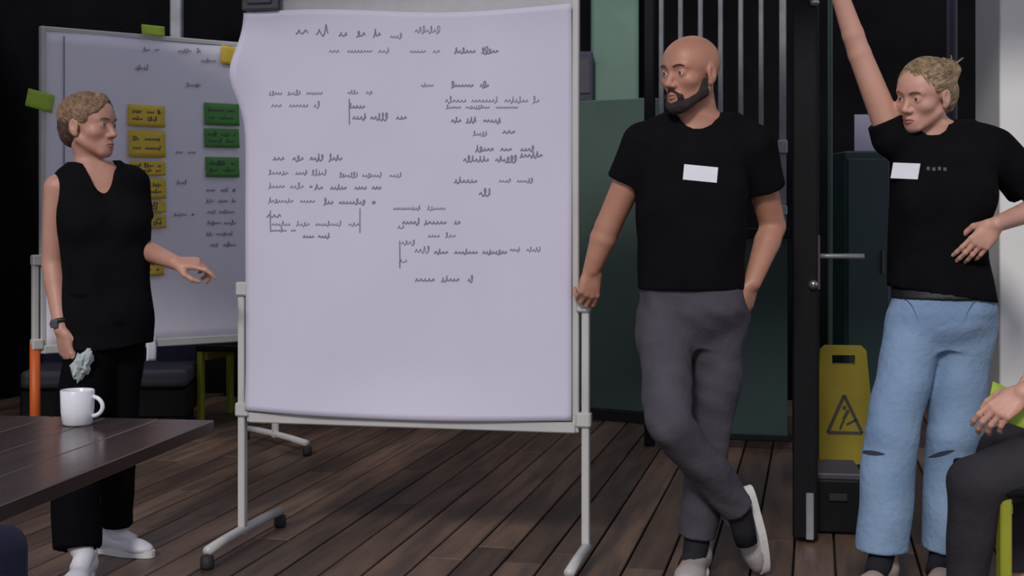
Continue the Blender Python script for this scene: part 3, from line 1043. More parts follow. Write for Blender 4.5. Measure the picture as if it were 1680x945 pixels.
def hand(f, wrist, d, n, right, curl=(20, 30, 20), s=1.0, spread=1.0, thumb=0.4, curls=None):
    """five fingers; d towards the fingers, n out of the back of the hand"""
    d = nrm(d)
    n = nrm(np.asarray(n) - d * (np.asarray(n) @ d))
    t = np.cross(n, d) if right else np.cross(d, n)
    w = V(wrist)
    offs = (0.030, 0.0105, -0.010, -0.029)
    klen = (0.088, 0.091, 0.086, 0.078)
    ph = ((0.043, 0.026, 0.021), (0.048, 0.030, 0.022), (0.044, 0.028, 0.021), (0.034, 0.021, 0.019))
    f.add(ell(w + d * 0.048 * s, np.array([0.038, 0.048, 0.0145]) * s, np.stack([t, d, n], 1)), 0.012)
    for i in range(4):
        kn = w + (d * klen[i] + t * offs[i]) * s
        f.add(rc(w + (d * 0.012 + t * offs[i] * 0.45) * s, kn, 0.0135 * s, 0.0105 * s), 0.010)
        cu = curls[i] if curls else curl
        ang, p = 0.0, kn
        sp = math.radians(-offs[i] * 190 * spread) * -1
        r0 = (0.0094, 0.0097, 0.0092, 0.0082)[i]
        base = nrm(d + t * math.tan(sp) * 0.6)
        for j in range(3):
            ang += math.radians(cu[j])
            dr = base * math.cos(ang) - n * math.sin(ang)
            q = p + dr * ph[i][j] * s
            f.add(rc(p, q, (r0 - 0.0007 * j) * s, (r0 - 0.0007 * (j + 1)) * s), 0.0035)
            p = q
    b = w + (d * 0.020 + t * 0.022 - n * 0.004) * s
    e1 = nrm(d * 0.72 + t * (0.70 - 0.2 * thumb) - n * (0.25 + 0.5 * thumb))
    e2 = nrm(d * 0.88 + t * (0.40 - 0.5 * thumb) - n * (0.15 + 0.7 * thumb))
    e3 = nrm(d * 0.92 + t * (0.15 - 0.6 * thumb) - n * (0.10 + 0.7 * thumb))
    p1 = b + e1 * 0.046 * s
    p2 = p1 + e2 * 0.034 * s
    p3 = p2 + e3 * 0.026 * s
    f.add(rc(b, p1, 0.0165 * s, 0.0125 * s), 0.012)
    f.add(rc(p1, p2, 0.0115 * s, 0.0102 * s), 0.004)
    f.add(rc(p2, p3, 0.0105 * s, 0.0080 * s), 0.004)


class Head:
    def __init__(self, c, F, U, s):
        self.c = V(c)
        F = nrm(F)
        U = np.asarray(U, dtype=float)
        U = nrm(U - F * (U @ F))
        X = np.cross(F, U)                 # the head's own right
        self.R = np.stack([X, F, U], 1)
        self.s = s

    def p(self, x, y, z):
        return self.c + self.R @ (np.array([x, y, z]) * 0.001 * self.s)

    def e(self, c, r):
        return ell(self.p(*c), np.array(r) * 0.001 * self.s, self.R)

    def rc(self, a, b, ra, rb, planes=()):
        return rc(self.p(*a), self.p(*b), ra * 0.001 * self.s, rb * 0.001 * self.s, planes)

    def d(self, x, y, z):
        return self.R @ np.array([x, y, z], dtype=float)


def head_solid(f, H, neck, nr, male=True):
    m = 0.001 * H.s
    f.add(H.e((0, -10, 32), (75, 95, 80)), 0.02)
    f.add(H.e((0, 30, 28), (62, 57, 58)), 0.03)
    f.add(H.e((0, 32, -34), (56, 52, 62)), 0.025)
    for s in (-1, 1):
        f.add(H.rc((s * 54, -2, -46), (s * 20, 62, -92), 17 if male else 14, 15 if male else 13), 0.022)
        f.add(H.e((s * 42, 52, -24), (20, 22, 17)), 0.022)
        f.add(H.rc((s * 12, 82, 20), (s * 42, 70, 20), 8 if male else 6, 7), 0.016)
    f.add(H.e((0, 66, -94), (20, 19, 17) if male else (16, 17, 15)), 0.02)
    f.add(H.e((0, 70, -68), (26, 18, 20)), 0.02)
    for s in (-1, 1):
        f.cut(H.e((s * 32, 98, 1), (17, 20, 12)), 0.014)
        f.add(H.e((s * 31, 71, 0), (15.5, 15.5, 14)), 0.005)
        f.cut(H.e((s * 31, 88, -1), (13, 9, 3.5)), 0.003)
    f.add(H.rc((0, 80, 6), (0, 102, -34), 7.5, 10.5), 0.010)
    for s in (-1, 1):
        f.add(H.e((s * 12, 90, -38), (8, 10, 8)), 0.008)
        f.add(H.rc((s * 20, 78, -66), (0, 87, -62), 4, 5.2), 0.006)
        f.add(H.rc((s * 16, 77, -74), (0, 84, -74), 4, 5.8), 0.006)
        f.add(H.e((s * 77, -8, -4), (8, 19, 31)), 0.008)
        f.cut(H.e((s * 86, -4, 0), (7, 9, 16)), 0.005)
        f.add(H.e((s * 75, -2, -30), (6, 9, 10)), 0.006)
    f.add(rc(neck, H.p(0, -22, -60), nr, nr * 0.96), 0.03)


def face_parts(person, base, H, browm, body, iris='iris'):
    """eyes, brows, lips as parts on the finished face"""
    b = V(base)
    for s in (-1, 1):
        c = H.p(s * 31, 71, 0) - b
        e = MB()
        t = bmesh.new()
        bmesh.ops.create_uvsphere(t, u_segments=16, v_segments=12, radius=0.0140 * H.s)
        bmesh.ops.translate(t, vec=Vector(c), verts=t.verts)
        e._merge(t)
        eo = e.build('eye', M['eyew'], person, True)
        g = MB()
        t = bmesh.new()
        bmesh.ops.create_uvsphere(t, u_segments=14, v_segments=10, radius=0.0074 * H.s)
        look = H.d(0, 1, -0.03)
        bmesh.ops.translate(t, vec=Vector(c + look * 0.0079 * H.s), verts=t.verts)
        g._merge(t)
        g.build('iris', M[iris], eo, True)
        pts = [(s * 14, 91, 18), (s * 24, 89, 22), (s * 36, 82, 23), (s * 46, 72, 19)]
        MB().tube([Vector(project(body, H.p(*q), -H.d(0, 1, 0), b) + H.d(0, 1, 0) * 0.0008) for q in pts], [0.0026, 0.0034, 0.003, 0.0016], 8).build('eyebrow', browm, person, True)
    up = [(-21, 100, -68), (-11, 100, -65), (0, 100, -65.5), (11, 100, -65), (21, 100, -68)]
    lo = [(-19, 100, -71), (-9, 100, -75), (0, 100, -76), (9, 100, -75), (19, 100, -71)]
    lm = MB()
    for pts in (up, lo):
        lm.tube([Vector(project(body, H.p(*q), -H.d(0, 1, 0), b)) for q in pts], [0.0012, 0.0032, 0.0036, 0.0032, 0.0012], 8)
    lm.build('lips', M['lips'], person, True)


def project(bvh, p, d, base, back=0.05):
    o = Vector(p - base - nrm(d) * back)
    h = bvh.ray_cast(o, Vector(nrm(d)))
    if h[0] is None:
        return np.array(p - base)
    return np.array(h[0][:])


def bvh_of(me):
    return BVHTree.FromPolygons([v.co for v in me.vertices], [p.vertices for p in me.polygons])


def seen(bvh, base, px, py):
    """where the view through a pixel meets a garment: place and facing"""
    o = Vector((0, 0, EYE)) - Vector(base)
    r = Vector(((px - 840.0) / FPX, 1.0, -(py - HORIZON) / FPX)).normalized()
    h = bvh.ray_cast(o, r)
    return (h[0], h[1]) if h[0] is not None else (None, None)


def patch(name, m, person, bvh, base, px, py, w, h, tilt=0.0, thick=0.003, off=0.004):
    p, n = seen(bvh, base, px, py)
    if p is None:
        return None
    n = Vector((n.x, n.y, n.z * 0.5)).normalized()
    x = Vector((0, 0, 1)).cross(n).normalized()
    z = n.cross(x)
    R = Matrix((x, -n, z)).transposed()
    R = R @ Matrix.Rotation(tilt, 3, 'Y')
    return MB().box(p + n * off, (w, thick, h), rot=R, bevel=0.0008).build(name, m, person)


# ------------------------------------------------------------------ a shoe, built once
def shoe_meshes():
    f = Field((-0.075, -0.12, -0.01), (0.075, 0.22, 0.16), 0.004)
    f.add(ell((0, -0.045, 0.045), (0.036, 0.044, 0.05)), 0.02)
    f.add(rc((0, -0.03, 0.058), (0, 0.115, 0.034), 0.038, 0.032), 0.02)
    f.add(ell((0.002, 0.122, 0.032), (0.046, 0.068, 0.030)), 0.025)
    f.add(rc((0, -0.025, 0.06), (0, -0.030, 0.105), 0.039, 0.041, [((0, 0, 0.105), (0, 0.25, 1))]), 0.015)
    f.cut(rc((0, -0.028, 0.085), (0, -0.032, 0.14), 0.031, 0.036), 0.005)
    f.keep((0, 0, 0.020), (0, 0, -1))
    up = f.mesh('shoe', (0, 0, 0), 2)
    n = 40
    out = []
    for k in range(n):
        a = 2 * math.pi * k / n
        y = 0.052 + 0.146 * math.sin(a)
        wd = 0.047 if y > 0.06 else 0.047 - 0.011 * min(1, (0.06 - y) / 0.08)
        out.append((wd * math.copysign(abs(math.cos(a)) ** 0.75, math.cos(a)), y))
    so = MB().prism(out, 0.0, 0.027).mesh('sole')
    lc = MB()
    for j in range(4):
        y = 0.030 + 0.020 * j
        z = 0.080 - 0.0085 * j
        lc.tube([(-0.024, y, z - 0.010), (-0.010, y + 0.003, z + 0.001), (0.010, y + 0.003, z + 0.001), (0.024, y, z - 0.010)], 0.0026, 6)
    la = lc.mesh('laces', True)
    return up, so, la


SHOE = shoe_meshes()


def shoe(person, base, ankle_floor, L, U, s, m_up, m_sole, m_lace):
    L = nrm(L)
    U = np.asarray(U, float)
    U = nrm(U - L * (U @ L))
    X = np.cross(L, U)
    R = Matrix([[X[i], L[i], U[i]] for i in range(3)]).to_4x4()
    parent = None
    for nm, me, mt in zip(('shoe', 'sole', 'laces'), SHOE, (m_up, m_sole, m_lace)):
        o = bpy.data.objects.new(nm, me)
        COL.objects.link(o)
        if len(me.materials) == 0:
            me.materials.append(mt)
        o.material_slots[0].link = 'OBJECT'
        o.material_slots[0].material = mt
        if parent is None:
            o.parent = person
            o.matrix_local = Matrix.Translation(Vector(V(ankle_floor) - V(base))) @ R @ Matrix.Scale(s, 4)
            parent = o
        else:
            o.parent = parent
    return parent


def arm(f, sh, el, wr, r0=0.050, r1=0.040, r2=0.040, r3=0.026):
    f.add(rc(sh, el, r0, r1), 0.03)
    m = V(el) * 0.72 + V(wr) * 0.28
    f.add(rc(el, m, r1 * 0.98, r2 * 1.02), 0.007)
    f.add(rc(m, wr, r2 * 1.02, r3), 0.006)


def leg(f, hip, kn, an, r0=0.082, r1=0.055, r2=0.054, r3=0.036):
    f.add(rc(hip, kn, r0, r1), 0.03)
    m = V(kn) * 0.68 + V(an) * 0.32
    f.add(rc(kn, m, r1, r2), 0.008)
    f.add(rc(m, an, r2, r3), 0.008)


def sleeve(f, sh, el, frac, r0, r1, k=0.03, droop=0.0):
    sh, el = V(sh), V(el)
    e = sh + (el - sh) * frac
    e2 = sh + (el - sh) * (frac + 0.1)
    f.add(rc(sh, e2, r0, r1, [(e, nrm(el - sh))]), k)


def sock(person, base, pts, r=0.036, m='sock'):
    n = len(pts)
    MB().tube([Vector(V(p) - V(base)) for p in pts], [r * (1 - 0.22 * i / (n - 1)) for i in range(n)], 14).build('sock', M[m], person, True)


def seat_of(f, sec, S, F, inflate):
    """hips of trousers, drawn in towards the fork of the legs"""
    c0 = V(sec[0][0])
    f.add(loft([(c0 + np.array([0, 0, -0.03]), sec[0][1] * 0.45, sec[0][2] * 0.60), (c0 + np.array([0, 0, 0.03]), sec[0][1] * 0.86, sec[0][2] * 0.96)] + list(sec[1:]), S, F, inflate), 0.03)


def inner(sec):
    """the trunk of the body itself, drawn in at the fork"""
    return [(sec[0][0], sec[0][1] * 0.62, sec[0][2] * 0.66), (sec[1][0], sec[1][1] * 0.92, sec[1][2] * 0.92)] + list(sec[2:])


def ribbon(name, m, person, bvh, base, pts, wpx, off=0.0015):
    """a strip of cloth or a slit that follows a garment; pts = pixels it runs through"""
    mb = MB()
    rows = []
    for i, (px, py) in enumerate(pts):
        w = wpx * math.sin(math.pi * (i + 0.35) / (len(pts) - 0.3))
        row = []
        for s in (-0.5, 0.5):
            p, n = seen(bvh, base, px, py + s * w)
            if p is None:
                row = None
                break
            row.append(mb.bm.verts.new(p + n * off))
        if row:
            rows.append(row)
    for a, b in zip(rows, rows[1:]):
        mb.bm.faces.new((a[0], b[0], b[1], a[1]))
    return mb.build(name, m, person)


def locks(hair, me, flow, n, length, r, m, seed):
    """thin locks of hair combed over the hair surface along flow(p)"""
    rn = random.Random(seed)
    bv = bvh_of(me)
    mb = MB()
    np_ = len(me.polygons)
    for _ in range(n):
        p = me.polygons[rn.randrange(np_)].center.copy()
        pts, L = [], length * rn.uniform(0.6, 1.2)
        for i in range(8):
            h = bv.find_nearest(p)
            if h[0] is None:
                break
            q, nn = h[0], h[1]
            pts.append(q + nn * (0.0006 + 0.0016 * (i / 7) ** 2))
            d = Vector(flow(np.array(q[:])))
            d = d - nn * d.dot(nn)
            if d.length < 1e-4:
                break
            d = d.normalized() + Vector((rn.uniform(-1, 1), rn.uniform(-1, 1), rn.uniform(-1, 1))) * 0.12
            p = q + d * (L / 7)
        if len(pts) < 4:
            continue
        k = len(pts)
        mb.tube(pts, [r * (0.35 + 0.65 * math.sin(math.pi * (i + 0.6) / (k + 0.2))) for i in range(k)], 5, cap=False)
    o = mb.build('hair_locks', m, hair, True)
    o['kind'] = 'stuff'
    return o


def bounds(pts, pad):
    P = np.array([V(p) for p in pts])
    return P.min(0) - pad, P.max(0) + pad


def hem(px, py, d):
    return V(at(px, py, d))


def cuffed_leg(f, hip, kn, an, r0, r1, r2, end, k=0.03):
    """trouser leg that stops in a clean hem at fraction end of the shin"""
    kn_, an_ = V(kn), V(an)
    e = kn_ + (an_ - kn_) * end
    f.add(rc(hip, kn, r0, r1), k)
    f.add(rc(kn, kn_ + (an_ - kn_) * (end + 0.12), r1, r2, [(e, nrm(an_ - kn_))]), 0.010)

# ================================================================== man with bald head and dark beard
def build_man():
    d = 4.66
    base = Vector((at(1150, 0, d).x, d, 0))
    x = lambda px, dd=d: (px - 840) / FPX * dd
    S, F = (-1, 0.12, 0), (-0.12, -1, 0)
    sec = [((x(1136), d, 0.80), 0.150, 0.105), ((x(1135), d, 0.88), 0.162, 0.118), ((x(1134), d, 0.96), 0.158, 0.118),
           ((x(1133), d - 0.005, 1.08), 0.158, 0.124), ((x(1134), d - 0.005, 1.26), 0.172, 0.124), ((x(1138), d, 1.37), 0.170, 0.108),
           ((x(1143), d, 1.445), 0.118, 0.080), ((x(1148), d, 1.50), 0.066, 0.062)]
    shR, elR, wrR = at(1058, 238, 4.66), at(997, 372, 4.72), at(971, 441, 4.745)
    shL, elL, wrL = at(1236, 240, 4.66), at(1268, 372, 4.76), at(1234, 464, 4.63)
    hipR, knR, anR = at(1090, 528, 4.66), at(1097, 692, 4.44), at(1212, 836, 4.62)
    hipL, knL, anL = at(1183, 528, 4.67), at(1166, 700, 4.66), at(1143, 890, 4.70)
    H = Head(at(1133, 120, 4.61), (-0.74, -0.66, -0.06), (0.04, 0, 1), 1.08)
    neck = at(1150, 208, 4.67)
    lo, hi = bounds([shR, wrR, wrL, anR, anL, H.p(0, 0, 130), (x(1150), d, 0.0), (x(1270), d, 0.9)], 0.17)
    hb = at(966, 478, 4.745)
    f = Field(lo, hi, 0.0056, [(H.c - 0.15, H.c + 0.15), (V(hb) - 0.10, V(hb) + 0.12)], 0.0030)
    f.add(loft(inner(sec), S, F, -0.012), 0.02)
    f.add(rc(at(1095, 222, 4.67), at(1200, 222, 4.67), 0.062, 0.062), 0.05)
    for a in ((shR, elR, wrR), (shL, elL, wrL)):
        arm(f, *a, 0.054, 0.043, 0.043, 0.029)
    hand(f, wrR, (-0.12, 0.06, -1), (0.35, -0.92, 0), True, curls=((35, 55, 40), (40, 60, 40), (45, 60, 45), (50, 60, 45)), s=1.0, thumb=0.9)
    hand(f, wrL, (-0.30, 0.0, -0.95), (0.6, -0.6, 0), False, curl=(10, 15, 10), s=0.95)
    for l in ((hipR, knR, anR), (hipL, knL, anL)):
        leg(f, *l, r3=0.028)
    f.add(rc((x(1141, 4.69), 4.69, 0.085), (x(1118, 4.60), 4.60, 0.052), 0.020, 0.012), 0.02)
    f.add(rc(anR, V(anR) + nrm((0.30, 0.2, -0.93)) * 0.09, 0.020, 0.012), 0.02)
    head_solid(f, H, neck, 0.060)
    me = f.mesh('person', base, 1)
    P = link('person', me, M['skinm'])
    P.location = base
    tag(P, 'bald bearded person in black t-shirt and grey trousers, legs crossed, holding the board', 'person')
    bv = bvh_of(me)
    face_parts(P, base, H, M['brow'], bv)
    # beard
    g = Field(H.c - 0.17, H.c + 0.17, 0.0034)
    for s in (-1, 1):
        g.add(H.rc((s * 60, 8, -28), (s * 54, 16, -58), 13, 16), 0.012)
        g.add(H.rc((s * 53, 10, -58), (s * 24, 60, -96), 19, 19), 0.015)
        g.add(H.rc((s * 26, 79, -70), (s * 4, 88, -53), 6, 6), 0.006)
        g.add(H.rc((s * 27, 76, -70), (s * 20, 70, -92), 8, 14), 0.008)
    g.add(H.e((0, 70, -102), (27, 23, 22)), 0.015)
    g.cut(H.e((0, 92, -69), (23, 14, 10)), 0.005)
    g.folds(0.0010, 5, 8)
    link('beard', g.mesh('beard', base, 1), M['beard'], P)
    # t-shirt
    g = Field(*bounds([shR, shL, (x(1134), d, 0.9), elR, elL], 0.16), 0.0058)
    g.add(loft([s for s in sec[1:]], S, F, 0.016), 0.02)
    g.add(rc(at(1092, 222, 4.67), at(1204, 222, 4.67), 0.070, 0.070), 0.05)
    sleeve(g, shR, elR, 0.46, 0.076, 0.068)
    sleeve(g, shL, elL, 0.52, 0.076, 0.072)
    g.folds(0.0034, 21)
    g.cut(rc(at(1145, 186, 4.62), at(1150, 140, 4.66), 0.066, 0.074), 0.006)
    g.keep((x(1134), d, 0.952), (0, 0, -1))
    sm = g.mesh('t_shirt', base, 1)
    link('t_shirt', sm, M['blackcloth'], P)
    bs = bvh_of(sm)
    patch('name_badge', M['badge'], P, bs, base, 1149, 285, 0.108, 0.050, 0.10)
    # trousers
    g = Field(*bounds([hipR, hipL, knR, knL, anR, anL, (x(1134), d, 1.0)], 0.15), 0.0062)
    seat_of(g, sec[:3] + [((x(1134), d, 1.0), 0.155, 0.115)], S, F, 0.012)
    cuffed_leg(g, hipR, knR, anR, 0.096, 0.074, 0.058, 0.97)
    cuffed_leg(g, hipL, knL, anL, 0.096, 0.072, 0.062, 0.95)
    g.folds(0.0052, 33)
    g.folds(0.0022, 34, 2.2)
    tm = g.mesh('trousers', base, 1)
    link('trousers', tm, M['greypants'], P)
    sock(P, base, [V(anR) - V((0.02, 0.02, -0.03)), V(anR), V(anR) + nrm((0.24, 0.18, -0.93)) * 0.06, V(anR) + nrm((0.24, 0.18, -0.93)) * 0.12], 0.046)
    sock(P, base, [V(anL) + V((0.005, 0, 0.06)), V(anL), (x(1138, 4.68), 4.675, 0.068), (x(1128, 4.64), 4.62, 0.052)], 0.046)
    # standing shoe and the shoe balanced on its toe
    shoe(P, base, (x(1143, 4.70), 4.70, 0.0), (-0.28, -0.96, 0), (0, 0, 1), 1.08, M['shoem'], M['sole'], M['shoem'])
    L = nrm((0.20, 0.15, -0.96))
    U = nrm((-0.92, -0.30, -0.2))
    toe = np.array([x(1253, 4.72), 4.72, 0.010])
    U2 = nrm(U - L * (U @ L))
    shoe(P, base, toe - L * 0.196 * 1.05 - U2 * 0.012, L, U, 1.05, M['shoem'], M['sole'], M['shoem'])
    return P


# ================================================================== blond woman pointing up, jeans
def build_pointer():
    d = 4.60
    base = Vector((at(1530, 0, d).x, d, 0))
    x = lambda px, dd=d: (px - 840) / FPX * dd
    S, F = (-1, 0.10, 0), (-0.10, -1, 0)
    sec = [((x(1549), d, 0.80), 0.145, 0.112), ((x(1548), d, 0.88), 0.150, 0.118), ((x(1543), d, 0.96), 0.138, 0.105),
           ((x(1538), d, 1.06), 0.130, 0.098), ((x(1541), d - 0.01, 1.25), 0.142, 0.112), ((x(1548), d, 1.36), 0.150, 0.098),
           ((x(1546), d, 1.43), 0.105, 0.075), ((x(1542), d, 1.475), 0.055, 0.054)]
    shR, elR, wrR = at(1463, 222, 4.60), at(1410, 88, 4.58), at(1372, -25, 4.55)
    shL, elL, wrL = at(1632, 246, 4.60), at(1712, 338, 4.66), at(1634, 368, 4.42)
    hipR, knR, anR = at(1502, 532, 4.60), at(1462, 712, 4.55), at(1448, 905, 4.56)
    hipL, knL, anL = at(1586, 532, 4.61), at(1562, 712, 4.60), at(1546, 905, 4.62)
    H = Head(at(1517, 157, 4.56), (-0.80, -0.58, -0.17), (0.16, 0, 1), 1.00)
    neck = at(1541, 228, 4.61)
    tip = V(wrR) + nrm((-0.16, 0, 1)) * 0.2
    lo, hi = bounds([shR, tip, elL, wrL, anR, anL, H.c, (x(1549), d, 0.0)], 0.16)
    f = Field(lo, hi, 0.0056, [(H.c - 0.14, H.c + 0.14), (V(wrL) - 0.20, V(wrL) + 0.06)], 0.0030)
    f.add(loft(inner(sec), S, F, -0.012), 0.02)
    f.add(rc(at(1490, 226, 4.61), at(1600, 232, 4.61), 0.052, 0.052), 0.05)
    arm(f, shR, elR, wrR, 0.048, 0.037, 0.034, 0.026)
    arm(f, shL, elL, wrL, 0.045, 0.037, 0.036, 0.025)
    hand(f, wrR, (-0.20, 0.0, 1), (0.1, 1, 0), True, curls=((3, 5, 4), (55, 80, 40), (60, 80, 45), (60, 80, 45)), s=0.9, thumb=0.8)
    hand(f, wrL, (-0.62, 0.12, -0.74), (0.10, -0.92, 0.35), False, curls=((10, 18, 12), (14, 22, 14), (18, 24, 14), (22, 26, 16)), s=0.92, thumb=0.5)
    for l in ((hipR, knR, anR), (hipL, knL, anL)):
        leg(f, *l, r3=0.028)
    f.add(rc((x(1448, 4.56), 4.56, 0.08), (x(1448, 4.56) - 0.05, 4.48, 0.05), 0.020, 0.012), 0.02)
    f.add(rc((x(1546, 4.62), 4.62, 0.08), (x(1546, 4.62) - 0.028, 4.53, 0.05), 0.020, 0.012), 0.02)
    head_solid(f, H, neck, 0.047, False)
    me = f.mesh('person', base, 1)
    P = link('person', me, M['skinw'])
    P.location = base
    tag(P, 'person with tied blond hair in black t-shirt and light blue jeans pointing upward', 'person')
    bv = bvh_of(me)
    face_parts(P, base, H, M['browb'], bv)
    # hair drawn back into a knot
    g = Field(H.c - 0.22, H.c + 0.22, 0.0034)
    g.add(H.e((0, -14, 36), (84, 101, 86)), 0.01)
    g.add(H.e((0, -70, -10), (62, 48, 60)), 0.03)
    g.keep(H.p(0, 0, 0) + H.d(0, 0.75, -0.66) * 0.018, H.d(0, 0.80, -0.60))
    for s in (-1, 1):
        g.cut(H.e((s * 82, -2, -8), (22, 22, 32)), 0.01)
    g.add(H.e((0, -118, 62), (40, 36, 35)), 0.02)
    g.add(H.e((4, -148, 72), (27, 26, 24)), 0.015)
    g.add(H.e((20, -132, 92), (18, 17, 16)), 0.015)
    g.add(H.rc((10, -118, 40), (16, -122, -30), 18, 9), 0.015)
    g.add(H.rc((-14, -116, 42), (-8, -110, -20), 15, 8), 0.015)
    g.strands(0.0016, 8, H.d(0.1, -0.9, 0.35), 1.2)
    hm = g.mesh('hair', base, 1)
    ho = link('hair', hm, M['blond'], P)
    knot = H.p(0, -128, 66) - V(base)
    locks(ho, hm, lambda q: knot - q, 650, 0.085, 0.0019, M['blond'], 5)
    for k, (a, b_) in enumerate((((-40, 62, 78), (-66, 40, 10)), ((34, 66, 80), (70, 34, 16)), ((-20, -110, 10), (-30, -100, -62)), ((30, -112, 0), (38, -96, -70)), ((10, -150, 90), (24, -168, 112)), ((-16, -146, 88), (-34, -160, 104)))):
        pa, pb = H.p(*a) - V(base), H.p(*b_) - V(base)
        out = nrm((pa + pb) / 2 - (H.c - V(base)))
        pts = [Vector(pa + (pb - pa) * t + out * 0.010 * math.sin(math.pi * t)) for t in np.linspace(0, 1, 7)]
        MB().tube(pts, [0.002, 0.003, 0.003, 0.0026, 0.0022, 0.0016, 0.0008], 6).build('loose_lock', M['blond'], ho, True)
    # t-shirt, loose
    g = Field(*bounds([shR, shL, (x(1545), d, 0.9), elL, at(1440, 160, d)], 0.20), 0.0058)
    g.add(loft([(sec[1][0], 0.158, 0.124), (sec[2][0], 0.148, 0.114), (sec[3][0], 0.136, 0.103)] + sec[4:], S, F, 0.018), 0.02)
    for s in (-1, 1):
        g.add(ell((x(1546) + s * 0.072, d - 0.085, 1.255), (0.070, 0.058, 0.070)), 0.05)
    g.add(rc(at(1488, 228, 4.61), at(1604, 234, 4.61), 0.062, 0.062), 0.05)
    sleeve(g, shR, elR, 0.20, 0.070, 0.066)
    sleeve(g, shL, elL, 0.66, 0.072, 0.076)
    g.folds(0.0042, 44)
    g.cut(rc(at(1532, 206, 4.57), at(1540, 165, 4.62), 0.056, 0.064), 0.006)
    g.keep((x(1545), d, 0.938), (-0.15, 0, -1))
    sm = g.mesh('t_shirt', base, 1)
    link('t_shirt', sm, M['blackcloth'], P)
    bs = bvh_of(sm)
    patch('name_badge', M['badge'], P, bs, base, 1488, 282, 0.094, 0.052, 0.06, 0.003, 0.011)
    for k in range(4):
        patch('shirt_print', M['print_'], P, bs, base, 1523 + 9 * k, 277 + k % 2, 0.010, 0.012, 0.0, 0.002, 0.003)
    # jeans and belt
    g = Field(*bounds([hipR, hipL, knR, knL, anR, anL, (x(1545), d, 1.0)], 0.15), 0.0062)
    seat_of(g, sec[:3], S, F, 0.016)
    cuffed_leg(g, hipR, knR, anR, 0.098, 0.085, 0.082, 0.985)
    cuffed_leg(g, hipL, knL, anL, 0.098, 0.082, 0.068, 0.985)
    g.folds(0.0046, 51)
    jm = g.mesh('jeans', base, 1)
    link('jeans', jm, M['jeans'], P)
    bj = bvh_of(jm)
    for pts in ([(1410 + 6 * i, 741 + 0.6 * i) for i in range(8)], [(1524 + 6 * i, 750 - 1.6 * i) for i in range(8)]):
        ribbon('knee_rip', M['denimdark'], P, bj, base, pts, 8)
    for pts in ([(1484 + 3 * i, 492 + 1.1 * i * i * 0.55) for i in range(9)][::-1], [(1604 - 3 * i, 494 + 0.6 * i * i) for i in range(9)]):
        ribbon('pocket_seam', M['denimdark'], P, bj, base, pts, 2.2)
    for l in (anR, anL):
        sock(P, base, [V(l) + V((0, 0, 0.06)), V(l), V(l) + V((-0.015, -0.025, -0.030)), V(l) + V((-0.04, -0.07, -0.05))], 0.046)
    g = Field(*bounds([(x(1480), d - 0.2, 0.9), (x(1620), d + 0.2, 1.0)], 0.04), 0.005)
    g.add(loft([sec[1], ((x(1545.5), d, 0.955), 0.139, 0.106), sec[3]], S, F, 0.0205), 0.01)
    g.keep((0, 0, 0.925), (0, 0, -1))
    g.keep((0, 0, 0.958), (0, 0, 1))
    bm_ = g.mesh('belt', base, 0)
    bo = link('belt', bm_, M['strap'], P)
    bb = bvh_of(bm_)
    patch('buckle', M['brass'], bo, bb, base, 1494, 474, 0.044, 0.030, 0.0, 0.006, 0.003)
    shoe(P, base, (x(1448, 4.56), 4.56, 0.0), (-0.55, -0.83, 0), (0, 0, 1), 0.98, M['shoeb'], M['sole'], M['shoeb'])
    shoe(P, base, (x(1546, 4.62), 4.62, 0.0), (-0.30, -0.95, 0), (0, 0, 1), 0.98, M['shoeb'], M['sole'], M['shoeb'])
    return P


